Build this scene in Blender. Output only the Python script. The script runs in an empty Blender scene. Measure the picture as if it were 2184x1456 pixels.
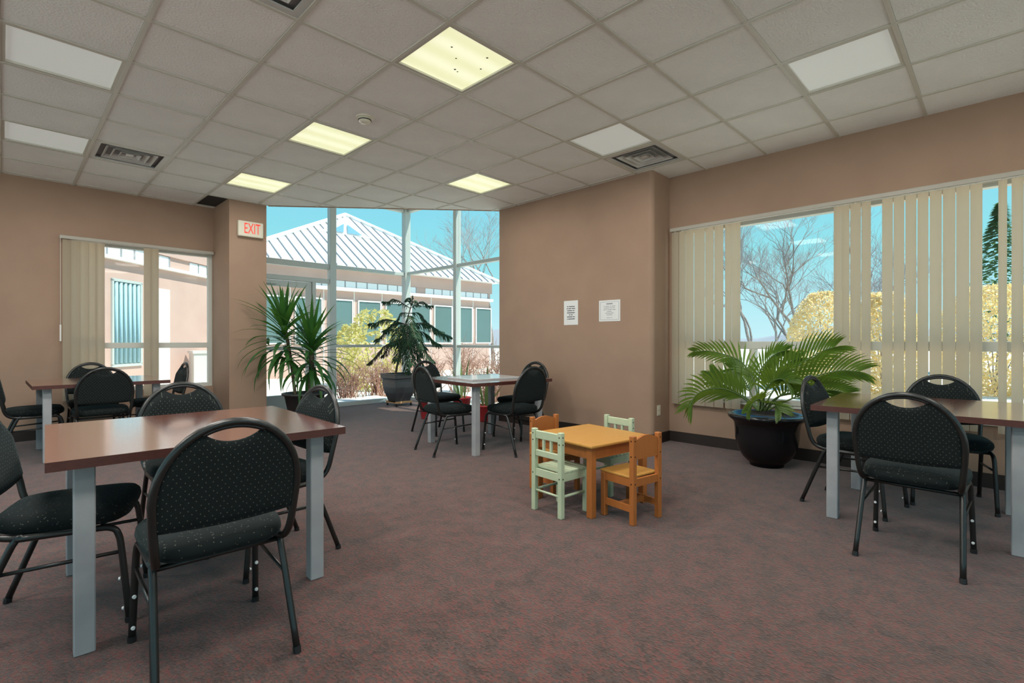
import bpy, bmesh, math, random
from mathutils import Vector, Matrix
R = math.radians
rnd = random.Random(7)
scene = bpy.context.scene
col = scene.collection

# ------------------------------------------------------------------ camera
T = 0.6096                       # ceiling module (2 ft tiles)
F, YAW, PITCH, CH = 1068.35, 0.7772, -0.0016, 1.13
ZC = CH + 3.0254 * T             # ceiling height
cam_d = bpy.data.cameras.new('camera'); cam = bpy.data.objects.new('camera', cam_d); col.objects.link(cam)
cam_d.sensor_width = 36.0; cam_d.lens = F / 2184 * 36.0; cam_d.clip_end = 400; cam_d.clip_start = 0.02
cam.location = (0, 0, CH); cam.rotation_euler = (math.pi / 2 + PITCH, 0, YAW - math.pi / 2)
scene.camera = cam
fw = Vector((math.cos(YAW) * math.cos(PITCH), math.sin(YAW) * math.cos(PITCH), math.sin(PITCH)))
rt = Vector((math.sin(YAW), -math.cos(YAW), 0)); upv = rt.cross(fw); CP = Vector((0, 0, CH))
def ray(x, y): return fw + rt * (x - 1092) / F - upv * (y - 728) / F
def onz(x, y, z=0.0): d = ray(x, y); return CP + d * ((z - CH) / d.z)
def onx(x, y, X): d = ray(x, y); return CP + d * (X / d.x)
def ony(x, y, Y): d = ray(x, y); return CP + d * (Y / d.y)
def atd(x, y, d): return CP + ray(x, y) * d

# ------------------------------------------------------------------ world, sun, exposure
scene.view_settings.view_transform = 'Standard'; scene.view_settings.look = 'None'
scene.view_settings.gamma = 1.0; scene.view_settings.use_curve_mapping = False
scene.view_settings.exposure = 1.42
w = bpy.data.worlds.new('sky'); scene.world = w; w.use_nodes = True
nt = w.node_tree; nt.nodes.clear()
tc = nt.nodes.new('ShaderNodeTexCoord'); sx = nt.nodes.new('ShaderNodeSeparateXYZ'); cr = nt.nodes.new('ShaderNodeValToRGB')
bg = nt.nodes.new('ShaderNodeBackground'); wo = nt.nodes.new('ShaderNodeOutputWorld')
nt.links.new(tc.outputs['Generated'], sx.inputs[0]); nt.links.new(sx.outputs['Z'], cr.inputs[0])
nt.links.new(cr.outputs[0], bg.inputs[0]); nt.links.new(bg.outputs[0], wo.inputs[0])
el = cr.color_ramp.elements
el[0].position = 0.0; el[0].color = (0.54, 0.76, 0.84, 1)
el[1].position = 1.0; el[1].color = (0.10, 0.34, 0.72, 1)
e = el.new(0.16); e.color = (0.28, 0.67, 0.75, 1)
e = el.new(0.45); e.color = (0.15, 0.48, 0.78, 1)
bg.inputs[1].default_value = 0.44
sun_d = bpy.data.lights.new('sun', 'SUN'); sun_o = bpy.data.objects.new('sun', sun_d); col.objects.link(sun_o)
sun_d.energy = 2.4; sun_d.angle = R(0.6); sun_d.color = (1.0, 0.92, 0.80)
sun_o.rotation_euler = Vector((0.50, -0.87, 1.65)).to_track_quat('Z', 'Y').to_euler(); sun_o.location = (6, -20, 20)

# ------------------------------------------------------------------ materials
def mat(name, base=(.5, .5, .5), rough=.5, metal=0, spec=.5, **kw):
    m = bpy.data.materials.new(name); m.use_nodes = True
    b = m.node_tree.nodes['Principled BSDF']
    b.inputs['Base Color'].default_value = (*base, 1); b.inputs['Roughness'].default_value = rough
    b.inputs['Metallic'].default_value = metal; b.inputs['Specular IOR Level'].default_value = spec
    for k, v in kw.items(): b.inputs[k.replace('_', ' ')].default_value = v
    return m
def N(m, t, **kw):
    n = m.node_tree.nodes.new(t)
    for k, v in kw.items(): setattr(n, k, v)
    return n
def L(m, a, b): m.node_tree.links.new(a, b)
def P(m): return m.node_tree.nodes['Principled BSDF']
def noise(m, scale, detail=3, coord='Object', rough=.5, vec=None):
    n = N(m, 'ShaderNodeTexNoise'); n.inputs['Scale'].default_value = scale; n.inputs['Detail'].default_value = detail
    n.inputs['Roughness'].default_value = rough
    if vec is None:
        t = N(m, 'ShaderNodeTexCoord'); vec = t.outputs[coord]
    L(m, vec, n.inputs['Vector']); return n
def ramp(m, fac, stops, interp='LINEAR'):
    r = N(m, 'ShaderNodeValToRGB'); r.color_ramp.interpolation = interp
    el = r.color_ramp.elements
    while len(el) < len(stops): el.new(.5)
    for e, (p, c) in zip(el, stops): e.position = p; e.color = (*c, 1)
    L(m, fac, r.inputs[0]); return r
def bump(m, h, strength=.2, dist=.01):
    b = N(m, 'ShaderNodeBump'); b.inputs['Strength'].default_value = strength; b.inputs['Distance'].default_value = dist
    L(m, h, b.inputs['Height']); L(m, b.outputs[0], P(m).inputs['Normal'])
def vary(m, c1, c2, scale, detail=3, bs=0, bd=.01, coord='Object'):
    n = noise(m, scale, detail, coord)
    r = ramp(m, n.outputs['Fac'], [(.35, c1), (.65, c2)]); L(m, r.outputs[0], P(m).inputs['Base Color'])
    if bs: bump(m, n.outputs['Fac'], bs, bd)
    return m
M = {}
M['wall'] = vary(mat('wall_paint', rough=.7, spec=.25), (.348, .232, .166), (.372, .249, .178), 3, 4)
n_ = noise(M['wall'], 220, 2); bump(M['wall'], n_.outputs['Fac'], .08, .003)
M['base'] = mat('baseboard_vinyl', (.022, .014, .011), .55)
M['tile'] = vary(mat('ceiling_tile', rough=.92, spec=.1), (.88, .88, .86), (.93, .93, .91), 2.5, 3)
t_ = N(M['tile'], 'ShaderNodeNewGeometry')
n_ = noise(M['tile'], 75, 3, vec=t_.outputs['Position']); bump(M['tile'], n_.outputs['Fac'], .55, .012)
M['grid'] = mat('ceiling_grid_metal', (.62, .60, .53), .45, 0)
M['plenum'] = mat('ceiling_slab', (.3, .3, .3), .9)
M['dark'] = mat('dark_void', (.03, .028, .027), .9)
def carpet():
    m = mat('carpet', rough=.95, spec=.12); t = N(m, 'ShaderNodeTexCoord')
    mp = N(m, 'ShaderNodeMapping'); mp.inputs['Scale'].default_value = (150, 78, 1); mp.inputs['Rotation'].default_value = (0, 0, R(8))
    L(m, t.outputs['Object'], mp.inputs[0])
    v = N(m, 'ShaderNodeTexVoronoi'); v.voronoi_dimensions = '2D'; v.inputs['Scale'].default_value = 1.0
    L(m, mp.outputs[0], v.inputs['Vector'])
    sc = N(m, 'ShaderNodeSeparateColor'); L(m, v.outputs['Color'], sc.inputs[0])
    big = noise(m, 9, 4, vec=t.outputs['Object'], rough=.6)
    mm = N(m, 'ShaderNodeMath', operation='MULTIPLY_ADD'); mm.inputs[1].default_value = .50
    L(m, sc.outputs[0], mm.inputs[0])
    ms = N(m, 'ShaderNodeMath', operation='MULTIPLY_ADD'); ms.inputs[1].default_value = 1.1; ms.inputs[2].default_value = -.30; L(m, big.outputs['Fac'], ms.inputs[0]); L(m, ms.outputs[0], mm.inputs[2])
    r = ramp(m, mm.outputs[0], [(.0, (.034, .020, .017)), (.28, (.055, .032, .026)), (.40, (.083, .044, .034)), (.50, (.052, .044, .041)),
                                (.60, (.116, .053, .042)), (.70, (.128, .033, .029)), (.80, (.106, .064, .049)), (1.0, (.075, .066, .061))])
    L(m, r.outputs[0], P(m).inputs['Base Color'])
    P(m).inputs['Sheen Weight'].default_value = .25; P(m).inputs['Sheen Roughness'].default_value = .5
    ma = N(m, 'ShaderNodeMath', operation='ADD'); L(m, v.outputs['Distance'], ma.inputs[0]); L(m, sc.outputs[1], ma.inputs[1])
    bump(m, ma.outputs[0], .3, .005)
    return m
M['carpet'] = carpet()
M['alu'] = mat('painted_aluminium', (.52, .58, .57), .42, .15)
M['alu_w'] = mat('window_frame_beige', (.60, .60, .54), .5)
def glass(name, tint=(1, 1, 1), refl=.004):
    m = bpy.data.materials.new(name); m.use_nodes = True; t = m.node_tree; t.nodes.remove(t.nodes['Principled BSDF'])
    o = t.nodes['Material Output']; a = N(m, 'ShaderNodeBsdfTransparent'); a.inputs[0].default_value = (*tint, 1)
    g = N(m, 'ShaderNodeBsdfGlossy'); g.inputs['Roughness'].default_value = .02
    lw = N(m, 'ShaderNodeLayerWeight'); pw = N(m, 'ShaderNodeMath', operation='POWER'); pw.inputs[1].default_value = 5.0; L(m, lw.outputs['Facing'], pw.inputs[0]); fr = N(m, 'ShaderNodeMath', operation='MULTIPLY_ADD'); fr.inputs[1].default_value = .25; fr.inputs[2].default_value = refl; L(m, pw.outputs[0], fr.inputs[0])
    x = N(m, 'ShaderNodeMixShader'); L(m, fr.outputs[0], x.inputs[0]); L(m, a.outputs[0], x.inputs[1]); L(m, g.outputs[0], x.inputs[2]); L(m, x.outputs[0], o.inputs[0])
    return m
M['glass'] = glass('window_glass', (.96, 1.0, .99))
M['acrylic'] = glass('acrylic_sheet', (.86, .90, .90))
def blind_mat():
    m = mat('blind_fabric', (.50, .43, .325), .8, spec=.2); t = m.node_tree
    tr = N(m, 'ShaderNodeBsdfTranslucent'); tr.inputs[0].default_value = (.58, .46, .32, 1)
    x = N(m, 'ShaderNodeMixShader'); x.inputs[0].default_value = .42; o = t.nodes['Material Output']
    L(m, P(m).outputs[0], x.inputs[1]); L(m, tr.outputs[0], x.inputs[2]); L(m, x.outputs[0], o.inputs[0])
    return m
M['blind'] = blind_mat()
M['headrail'] = mat('headrail_metal', (.42, .39, .33), .45)
def wood(name, c1, c2, rough, sc=(1, 14, 14), spec=.5, coat=0):
    m = mat(name, rough=rough, spec=spec); t = N(m, 'ShaderNodeTexCoord'); mp = N(m, 'ShaderNodeMapping'); mp.inputs['Scale'].default_value = sc
    L(m, t.outputs['Object'], mp.inputs[0]); n = noise(m, 4, 5, vec=mp.outputs[0], rough=.6)
    r = ramp(m, n.outputs['Fac'], [(.3, c1), (.7, c2)]); L(m, r.outputs[0], P(m).inputs['Base Color'])
    P(m).inputs['Coat Weight'].default_value = coat; P(m).inputs['Coat Roughness'].default_value = .18
    return m
M['mahog'] = wood('mahogany_laminate', (.135, .042, .028), (.20, .068, .042), .24, (2, 22, 10), .8, 1.0)
P(M['mahog']).inputs['Coat IOR'].default_value = 1.75; P(M['mahog']).inputs['Coat Roughness'].default_value = .13
M['mahog_edge'] = wood('mahogany_edge', (.065, .018, .013), (.09, .025, .018), .5, (14, 14, 40))
M['orange'] = wood('orange_stained_pine', (.36, .115, .025), (.42, .14, .034), .42, (16, 16, 2))
M['orange_top'] = wood('honey_pine_top', (.46, .225, .048), (.52, .265, .06), .4, (2, 18, 8))
M['mint'] = vary(mat('mint_paint', rough=.45), (.44, .52, .35), (.50, .58, .40), 8)
M['screw'] = mat('dark_screw', (.05, .03, .02), .4, .6)
M['leg'] = vary(mat('grey_powder_coat', rough=.42, spec=.5), (.30, .31, .325), (.36, .37, .38), 6)
M['black'] = mat('black_metal', (.012, .013, .012), .32, 0, .6)
M['plastic'] = mat('black_plastic', (.016, .016, .017), .45)
M['stud'] = mat('white_stud', (.8, .8, .8), .4)
def fabric(seat=False):
    m = mat('dotted_fabric', rough=.9, spec=.2); t = N(m, 'ShaderNodeTexCoord'); s = N(m, 'ShaderNodeSeparateXYZ'); L(m, t.outputs['Object'], s.inputs[0])
    a = N(m, 'ShaderNodeMath', operation='ADD'); L(m, s.outputs['Y'], a.inputs[0]); L(m, s.outputs['Z'], a.inputs[1])
    c = N(m, 'ShaderNodeCombineXYZ'); L(m, s.outputs['X'], c.inputs[0]); L(m, a.outputs[0], c.inputs[1])
    mp = N(m, 'ShaderNodeMapping'); mp.inputs['Rotation'].default_value = (0, 0, R(45)); L(m, c.outputs[0], mp.inputs[0])
    v = N(m, 'ShaderNodeTexVoronoi'); v.voronoi_dimensions = '2D'; v.inputs['Scale'].default_value = 62; v.inputs['Randomness'].default_value = .25
    L(m, mp.outputs[0], v.inputs['Vector'])
    if seat: v.voronoi_dimensions = '3D'; v.inputs['Randomness'].default_value = 1; v.inputs['Scale'].default_value = 75; L(m, t.outputs['Object'], v.inputs['Vector'])
    r = ramp(m, v.outputs['Distance'], [(.0, (.11, .115, .09)), (.16 if seat else .105, (.009, .013, .013)), (.21, (.009, .013, .013))], 'CONSTANT')
    L(m, r.outputs[0], P(m).inputs['Base Color'])
    P(m).inputs['Sheen Weight'].default_value = .07; P(m).inputs['Sheen Roughness'].default_value = .4; P(m).inputs['Sheen Tint'].default_value = (.5, .75, .8, 1)
    n = noise(m, 500, 2); bump(m, n.outputs['Fac'], .3, .002)
    return m
M['fabric'] = fabric(); M['seat_fabric'] = fabric(True)
M['gloss_pot'] = mat('glossy_black_pot', (.008, .009, .011), .16, 0, .6)
M['grey_pot'] = vary(mat('charcoal_pot', rough=.42), (.034, .037, .045), (.05, .054, .062), 5)
M['brown_pot'] = mat('dark_nursery_pot', (.04, .036, .034), .45)
M['red_pot'] = mat('red_plastic_pot', (.42, .035, .04), .4)
M['soil'] = vary(mat('soil', rough=1), (.02, .014, .010), (.05, .035, .025), 40, 3, .6, .02)
M['dolly'] = wood('dolly_plywood', (.45, .26, .12), (.55, .34, .17), .6)
M['trunk'] = vary(mat('plant_trunk', rough=.9), (.10, .075, .05), (.17, .13, .09), 30, 3, .5)
def leafmat(name, c1, c2, sc=4, rough=.38, tr=.35):
    m = vary(mat(name, rough=rough, spec=.45), c1, c2, sc); t = m.node_tree
    k = N(m, 'ShaderNodeBsdfTranslucent'); k.inputs[0].default_value = (c2[0] * 2.2, c2[1] * 1.9, c2[2] * .9, 1)
    x = N(m, 'ShaderNodeMixShader'); x.inputs[0].default_value = tr; o = t.nodes['Material Output']
    L(m, P(m).outputs[0], x.inputs[1]); L(m, k.outputs[0], x.inputs[2]); L(m, x.outputs[0], o.inputs[0]); return m
M['yucca'] = leafmat('yucca_leaf', (.022, .085, .022), (.045, .145, .035))
M['palm'] = leafmat('palm_leaflet', (.075, .15, .028), (.14, .235, .048))
M['rachis'] = mat('palm_stalk', (.10, .17, .05), .5)
M['needle'] = leafmat('pine_needle', (.018, .06, .028), (.03, .095, .04), 6, .55, .15)
M['needle_dry'] = leafmat('dry_pine_needle', (.05, .045, .025), (.07, .065, .035), 6, .6, .15)
M['snake'] = leafmat('snake_leaf', (.06, .13, .05), (.14, .20, .09), 12)
M['board'] = mat('glossy_clear_board', (.55, .60, .62), .12)
M['paper'] = mat('notice_paper', (.78, .79, .78), .7)
M['ink'] = mat('print_ink', (.05, .05, .06), .7)
M['ink2'] = mat('faded_print_ink', (.30, .29, .30), .7)
M['plate'] = mat('cream_plastic', (.62, .57, .46), .4)
M['ivory'] = mat('ivory_plastic', (.72, .68, .56), .45)
M['white_pl'] = mat('white_plastic', (.75, .74, .70), .4)
def emis(name, c, s, rough=.5):
    m = mat(name, c, rough); P(m).inputs['Emission Color'].default_value = (*c, 1); P(m).inputs['Emission Strength'].default_value = s; return m
def lit_panel():
    m = emis('lit_diffuser', (.90, .92, .62), .30); t = N(m, 'ShaderNodeTexCoord'); wv = N(m, 'ShaderNodeTexWave'); wv.inputs['Scale'].default_value = 1.55
    wv.bands_direction = 'Y'; L(m, t.outputs['Object'], wv.inputs['Vector'])
    r = ramp(m, wv.outputs['Fac'], [(0, (.80, .82, .50)), (1, (.93, .95, .68))]); L(m, r.outputs[0], P(m).inputs['Emission Color']); return m
M['lit'] = lit_panel()
M['dim'] = emis('dim_diffuser', (.80, .83, .80), .085)  # faint glow added to panels that are off, to outshine the tiles
M['exit_red'] = emis('exit_red', (.85, .05, .03), .18)
M['vent'] = mat('vent_metal', (.62, .62, .60), .4, .1)
# exterior
M['stucco'] = vary(mat('pink_stucco', rough=.9), (.52, .365, .32), (.57, .405, .355), 1.2, 4, .2)
M['roofw'] = mat('white_metal_roof', (.80, .80, .80), .5)
M['seam'] = mat('roof_seam_grey', (.30, .31, .33), .6)
M['white_ext'] = mat('white_exterior_trim', (.82, .82, .80), .6)
M['ext_glass'] = mat('exterior_window_glass', (.12, .20, .20), .08, 0, .8)
M['clere'] = mat('clerestory_pane', (.80, .84, .86), .3)
M['curtain'] = mat('curtain_cloth', (.42, .66, .78), .8)
def ground():
    m = mat('dry_lawn', rough=1, spec=.1); n = noise(m, 1.6, 6, rough=.7)
    r = ramp(m, n.outputs['Fac'], [(.32, (.60, .56, .42)), (.5, (.84, .80, .71)), (.68, (.90, .88, .83))]); L(m, r.outputs[0], P(m).inputs['Base Color'])
    n2 = noise(m, 14, 4); bump(m, n2.outputs['Fac'], .6, .08); return m
M['ground'] = ground()
M['paving'] = mat('pale_paving', (.74, .72, .68), .9)
M['bark'] = vary(mat('grey_bark', rough=1), (.22, .19, .18), (.33, .29, .27), 9)
M['twig'] = mat('thin_twig', (.33, .29, .29), 1)
M['redtwig'] = mat('red_twig', (.36, .20, .15), 1)
M['shrub'] = leafmat('shrub_leaf', (.36, .37, .16), (.52, .51, .27), 6, .7)
M['gold'] = leafmat('golden_dry_grass', (.52, .46, .33), (.70, .64, .52), 4, .9, .3)
M['conifer'] = leafmat('conifer_needles', (.04, .12, .05), (.10, .20, .08), 3, .8, .2)
M['hill'] = vary(mat('distant_hill', rough=1), (.30, .32, .36), (.36, .37, .40), .05)

# ------------------------------------------------------------------ mesh helpers
class MB:
    def __init__(s): s.v = []; s.f = []; s.mi = []; s.cur = 0; s.smooth = False
    def add(s, vs, fs):
        o = len(s.v); s.v += [tuple(v) for v in vs]; s.f += [tuple(i + o for i in f) for f in fs]; s.mi += [s.cur] * len(fs); return s
    def box(s, x0, x1, y0, y1, z0, z1, mtx=None):
        vs = [Vector((x, y, z)) for z in (z0, z1) for y in (y0, y1) for x in (x0, x1)]
        if mtx: vs = [mtx @ v for v in vs]
        return s.add(vs, [(0, 2, 3, 1), (4, 5, 7, 6), (0, 1, 5, 4), (1, 3, 7, 5), (3, 2, 6, 7), (2, 0, 4, 6)])
    def cbox(s, c, d, mtx=None):
        return s.box(c[0] - d[0] / 2, c[0] + d[0] / 2, c[1] - d[1] / 2, c[1] + d[1] / 2, c[2] - d[2] / 2, c[2] + d[2] / 2, mtx)
    def tube(s, pts, r, n=8, cap=True, closed=False, flat=1.0):
        pts = [Vector(p) for p in pts]; m = len(pts); rings = []; prev = None
        rr = r if isinstance(r, (list, tuple)) else [r] * m
        for i, p in enumerate(pts):
            if closed: t = pts[(i + 1) % m] - pts[i - 1]
            else: t = pts[min(i + 1, m - 1)] - pts[max(i - 1, 0)]
            t.normalize()
            if prev is None:
                a = Vector((0, 0, 1)) if abs(t.z) < .9 else Vector((1, 0, 0))
                u = t.cross(a).normalized()
            else:
                u = (prev - t * prev.dot(t)).normalized()
            prev = u; v = t.cross(u)
            rings.append([p + (u * math.cos(2 * math.pi * k / n) + v * math.sin(2 * math.pi * k / n) * flat) * rr[i] for k in range(n)])
        vs = [q for g in rings for q in g]; fs = []
        for i in range(m if closed else m - 1):
            a, b = i * n, ((i + 1) % m) * n
            for k in range(n): fs.append((a + k, a + (k + 1) % n, b + (k + 1) % n, b + k))
        if cap and not closed: fs.append(tuple(range(n))[::-1]); fs.append(tuple(range((m - 1) * n, m * n)))
        return s.add(vs, fs)
    def lathe(s, prof, n=32, c=(0, 0, 0), sq=None):
        vs = []; fs = []
        for (r, z) in prof:
            for k in range(n):
                a = 2 * math.pi * (k + .5) / n
                vs.append((c[0] + r * math.cos(a), c[1] + r * math.sin(a), c[2] + z))
        for i in range(len(prof) - 1):
            for k in range(n): fs.append((i * n + k, i * n + (k + 1) % n, (i + 1) * n + (k + 1) % n, (i + 1) * n + k))
        fs.append(tuple(range(n))[::-1]); return s.add(vs, fs)
    def prism(s, poly, z0, z1):
        n = len(poly); vs = [(x, y, z0) for x, y in poly] + [(x, y, z1) for x, y in poly]
        return s.add(vs, [tuple(range(n))[::-1], tuple(range(n, 2 * n))] + [(i, (i + 1) % n, n + (i + 1) % n, n + i) for i in range(n)])
    def mesh(s, name, mats, smooth=False, bevel=0, seg=2):
        me = bpy.data.meshes.new(name); me.from_pydata(s.v, [], s.f)
        if not isinstance(mats, (list, tuple)): mats = [mats]
        for m in mats: me.materials.append(m)
        me.polygons.foreach_set('material_index', s.mi)
        bm = bmesh.new(); bm.from_mesh(me)
        if bevel:
            bmesh.ops.recalc_face_normals(bm, faces=bm.faces)
            eds = [e for e in bm.edges if len(e.link_faces) == 2 and e.calc_face_angle(0) > .5]
            bmesh.ops.bevel(bm, geom=eds, offset=bevel, segments=seg, affect='EDGES', profile=.6, clamp_overlap=True)
        elif not smooth or smooth == 'r': bmesh.ops.recalc_face_normals(bm, faces=bm.faces)
        bm.to_mesh(me); bm.free()
        if smooth: me.polygons.foreach_set('use_smooth', [True] * len(me.polygons))
        me.update(); return me
    def build(s, name, mats, parent=None, smooth=False, bevel=0, seg=2, loc=None):
        o = bpy.data.objects.new(name, s.mesh(name, mats, smooth, bevel, seg)); col.objects.link(o)
        if parent: o.parent = parent
        if loc: o.location = loc
        return o
def tag(o, label, cat, group=None):
    o['label'] = label; o['category'] = cat
    if group: o['group'] = group
    return o
def struct(o): o['kind'] = 'structure'; return o
def empty(name, loc=(0, 0, 0), rz=0):
    o = bpy.data.objects.new(name, None); col.objects.link(o); o.location = loc; o.rotation_euler = (0, 0, rz); o.empty_display_size = .1; return o
def copy_tree(o, parent=None):
    c = o.copy(); col.objects.link(c); c.parent = parent
    for ch in list(o.children): copy_tree(ch, c)
    return c
def smooth_path(pts, n=6):
    pts = [Vector(p) for p in pts]; out = []
    for i in range(len(pts) - 1):
        p0 = pts[max(i - 1, 0)]; p1 = pts[i]; p2 = pts[i + 1]; p3 = pts[min(i + 2, len(pts) - 1)]
        for k in range(n):
            t = k / n
            out.append(.5 * ((2 * p1) + (p2 - p0) * t + (2 * p0 - 5 * p1 + 4 * p2 - p3) * t * t + (3 * p1 - p0 - 3 * p2 + p3) * t ** 3))
    out.append(pts[-1]); return out

# ------------------------------------------------------------------ room shell
XW, XP, YL, YP, YC = 5.31, 4.93, 7.87, 7.17, 2.716      # window wall, notice wall, left wall, pillar face, wall corner
XG, YG, ZG = 5.38, 8.10, 3.62                            # glazed corner
X0, Y0 = -3.2, -4.2
struct(MB().box(X0, 5.46, Y0, 8.16, -.12, 0).build('floor', M['carpet']))
room = [(X0, Y0), (XW, Y0), (XW, YC), (XP, YC), (XP, 5.1), (2.52, YP), (2.06, YP), (2.06, YL), (X0, YL)]
ceil = struct(MB().prism(room, ZC + .03, ZC + .14).build('ceiling', M['plenum']))
def wall_x(name, x0, x1, y0, y1, z1, op=None):           # wall in a plane of constant x with one opening (y0,y1,z0,z1)
    b = MB()
    if op is None: b.box(x0, x1, y0, y1, 0, z1)
    else:
        a, c, p, q = op
        b.box(x0, x1, y0, a, 0, z1); b.box(x0, x1, c, y1, 0, z1); b.box(x0, x1, a, c, 0, p); b.box(x0, x1, a, c, q, z1)
    return struct(b.build(name, M['wall']))
def wall_y(name, y0, y1, x0, x1, z1, op):
    a, c, p, q = op; b = MB()
    b.box(x0, a, y0, y1, 0, z1); b.box(c, x1, y0, y1, 0, z1); b.box(a, c, y0, y1, 0, p); b.box(a, c, y0, y1, q, z1)
    return struct(b.build(name, M['wall']))
WZ0, WZ1 = .50, 2.37
wr = wall_x('wall_right', XW, XW + .17, Y0, YC, ZC + .14, (-2.7, 2.60, WZ0, WZ1))
wl = wall_y('wall_left', YL, YL + .17, X0, 2.06, ZC + .14, (.56, 2.055, WZ0, 2.34))
wp = struct(MB().box(2.06, 2.52, YP, YG + .06, 0, ZG).build('wall_pillar', M['wall']))
b = MB()                                                  # notice wall with a bullnose corner
poly = [(XP, 5.1)] + [(XP + .055 - .055 * math.cos(t), YC + .055 - .055 * math.sin(t)) for t in [i * math.pi / 12 for i in range(7)]] + [(XG + .06, YC), (XG + .06, 5.1)]
wf = struct(b.prism(poly, 0, ZG).build('wall_front', M['wall']))
wb = struct(MB().prism([(2.52, YP), (XP, 5.1), (XP + .05, 5.14), (2.57, YP + .05)], ZC, ZG).build('wall_bulkhead', M['wall']))
struct(MB().prism([(2.3, YP), (XP, 5.0), (5.5, 5.0), (5.5, 8.2), (2.3, 8.2)], ZG, ZG + .1).build('ceiling_alcove', M['tile']))
wall_x('wall_west', X0 - .17, X0, Y0, YL, ZC + .14, (-3.9, 7.5, .10, 2.88))  # west and south walls are unseen; their wide openings are added for daylight
wall_y('wall_south', Y0 - .17, Y0, X0, XW, ZC + .14, (-3.0, 5.1, .10, 2.88))
struct(MB().box(XW + .17, XW + .80, Y0, YC, 2.93, 3.08).build('shade_eave', M['alu_w']))     # unseen eave, added to keep sun from falling through the right window
# baseboards
struct(MB().box(X0, 2.06, YL - .012, YL, 0, .112).build('baseboard_left', M['base']))
struct(MB().box(XW - .012, XW, Y0, YC - .012, 0, .112).build('baseboard_right', M['base']))
bb = MB(); o_ = .012
ring = [(XP - o_, 5.1)] + [(XP + .055 - (.055 + o_) * math.cos(t), YC + .055 - (.055 + o_) * math.sin(t)) for t in [i * math.pi / 12 for i in range(7)]] + [(XW, YC - o_)]
inn = [(XP, 5.1)] + poly[1:8] + [(XW, YC)]
struct(bb.prism(ring + inn[::-1], 0, .112).build('baseboard_front', M['base']))
struct(MB().box(2.048, 2.06, YP - .012, YL - .012, 0, .112).box(2.06, 2.52, YP - .012, YP, 0, .112).build('baseboard_pillar', M['base']))

# ------------------------------------------------------------------ ceiling tiles and grid
GX, GY = 3.9665 * T, 4.7573 * T
def clip(poly, a, b, c):                                  # keep a*x+b*y<=c
    out = []
    for i in range(len(poly)):
        p, q = poly[i], poly[(i + 1) % len(poly)]; dp = a * p[0] + b * p[1] - c; dq = a * q[0] + b * q[1] - c
        if dp <= 0: out.append(p)
        if dp * dq < 0: t = dp / (dp - dq); out.append((p[0] + t * (q[0] - p[0]), p[1] + t * (q[1] - p[1])))
    return out
DN = (2.07, 2.41); DC = DN[0] * 2.52 + DN[1] * YP         # diagonal ceiling edge
REG = [[(1, 0, XW), (0, 1, YC)], [(1, 0, XP), (0, -1, -YC), (0, 1, YP), (DN[0], DN[1], DC)], [(1, 0, 2.06), (0, -1, -YP), (0, 1, YL)]]
def pieces(poly):
    res = []
    for reg in REG:
        p = poly
        for (a, c, d) in reg:
            p = clip(p, a, c, d)
            if len(p) < 3: break
        if len(p) >= 3:
            ar = abs(sum(p[i][0] * p[(i + 1) % len(p)][1] - p[(i + 1) % len(p)][0] * p[i][1] for i in range(len(p)))) / 2
            if ar > 1e-4: res.append(p)
    return res
LIT = [(-1, -1), (-1, 2), (-1, 5), (2, 2)]
OFF = [(2, -1), (2, -4), (-4, 2), (-4, 5)]
VENT = [(-3, 5), (3, -1), (-3, -1)]
GW = .012
full = MB().box(GW, T - GW, GW, T - GW, 0, .016).mesh('tile', M['tile'], bevel=.003, seg=1)
for i in range(-10, 6):
    for j in range(-12, 9):
        if (i, j) in LIT + OFF + VENT + [(-4, -1), (-1, -4), (-4, -4), (2, -7), (-1, -7), (-7, -1), (-7, 2)]: continue
        x, y = GX + i * T, GY + j * T
        q = [(x + GW, y + GW), (x + T - GW, y + GW), (x + T - GW, y + T - GW), (x + GW, y + T - GW)]
        ps = pieces(q)
        if not ps: continue
        if i == -1 and j == 7: continue
        if len(ps) == 1 and len(ps[0]) == 4 and abs(ps[0][0][0] - q[0][0]) < 1e-6 and abs(ps[0][2][0] - q[2][0]) < 1e-6 and abs(ps[0][2][1] - q[2][1]) < 1e-6 and abs(ps[0][0][1] - q[0][1]) < 1e-6:
            o = bpy.data.objects.new('tile', full); col.objects.link(o); o.parent = ceil; o.location = (x, y, ZC)
        else:
            b = MB()
            for p in ps: b.prism(p, ZC, ZC + .016)
            b.build('tile', M['tile'], ceil)
for i in range(-10, 6):
    x = GX + i * T; b = MB()
    for p in pieces([(x - GW, Y0), (x + GW, Y0), (x + GW, 9), (x - GW, 9)]): b.prism(p, ZC - .007, ZC + .012)
    if b.v: b.build('grid_bar', M['grid'], ceil)
for j in range(-12, 9):
    y = GY + j * T; b = MB()
    for p in pieces([(X0, y - GW), (6, y - GW), (6, y + GW), (X0, y + GW)]): b.prism(p, ZC - .0065, ZC + .012)
    if b.v: b.build('grid_bar', M['grid'], ceil)
# dark return-air slot beside the pillar
o = MB().box(GX - T + GW, 2.058, YP + .02, YL - .1, ZC + .002, ZC + .02).build('air_slot', M['dark'], ceil)

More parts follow.
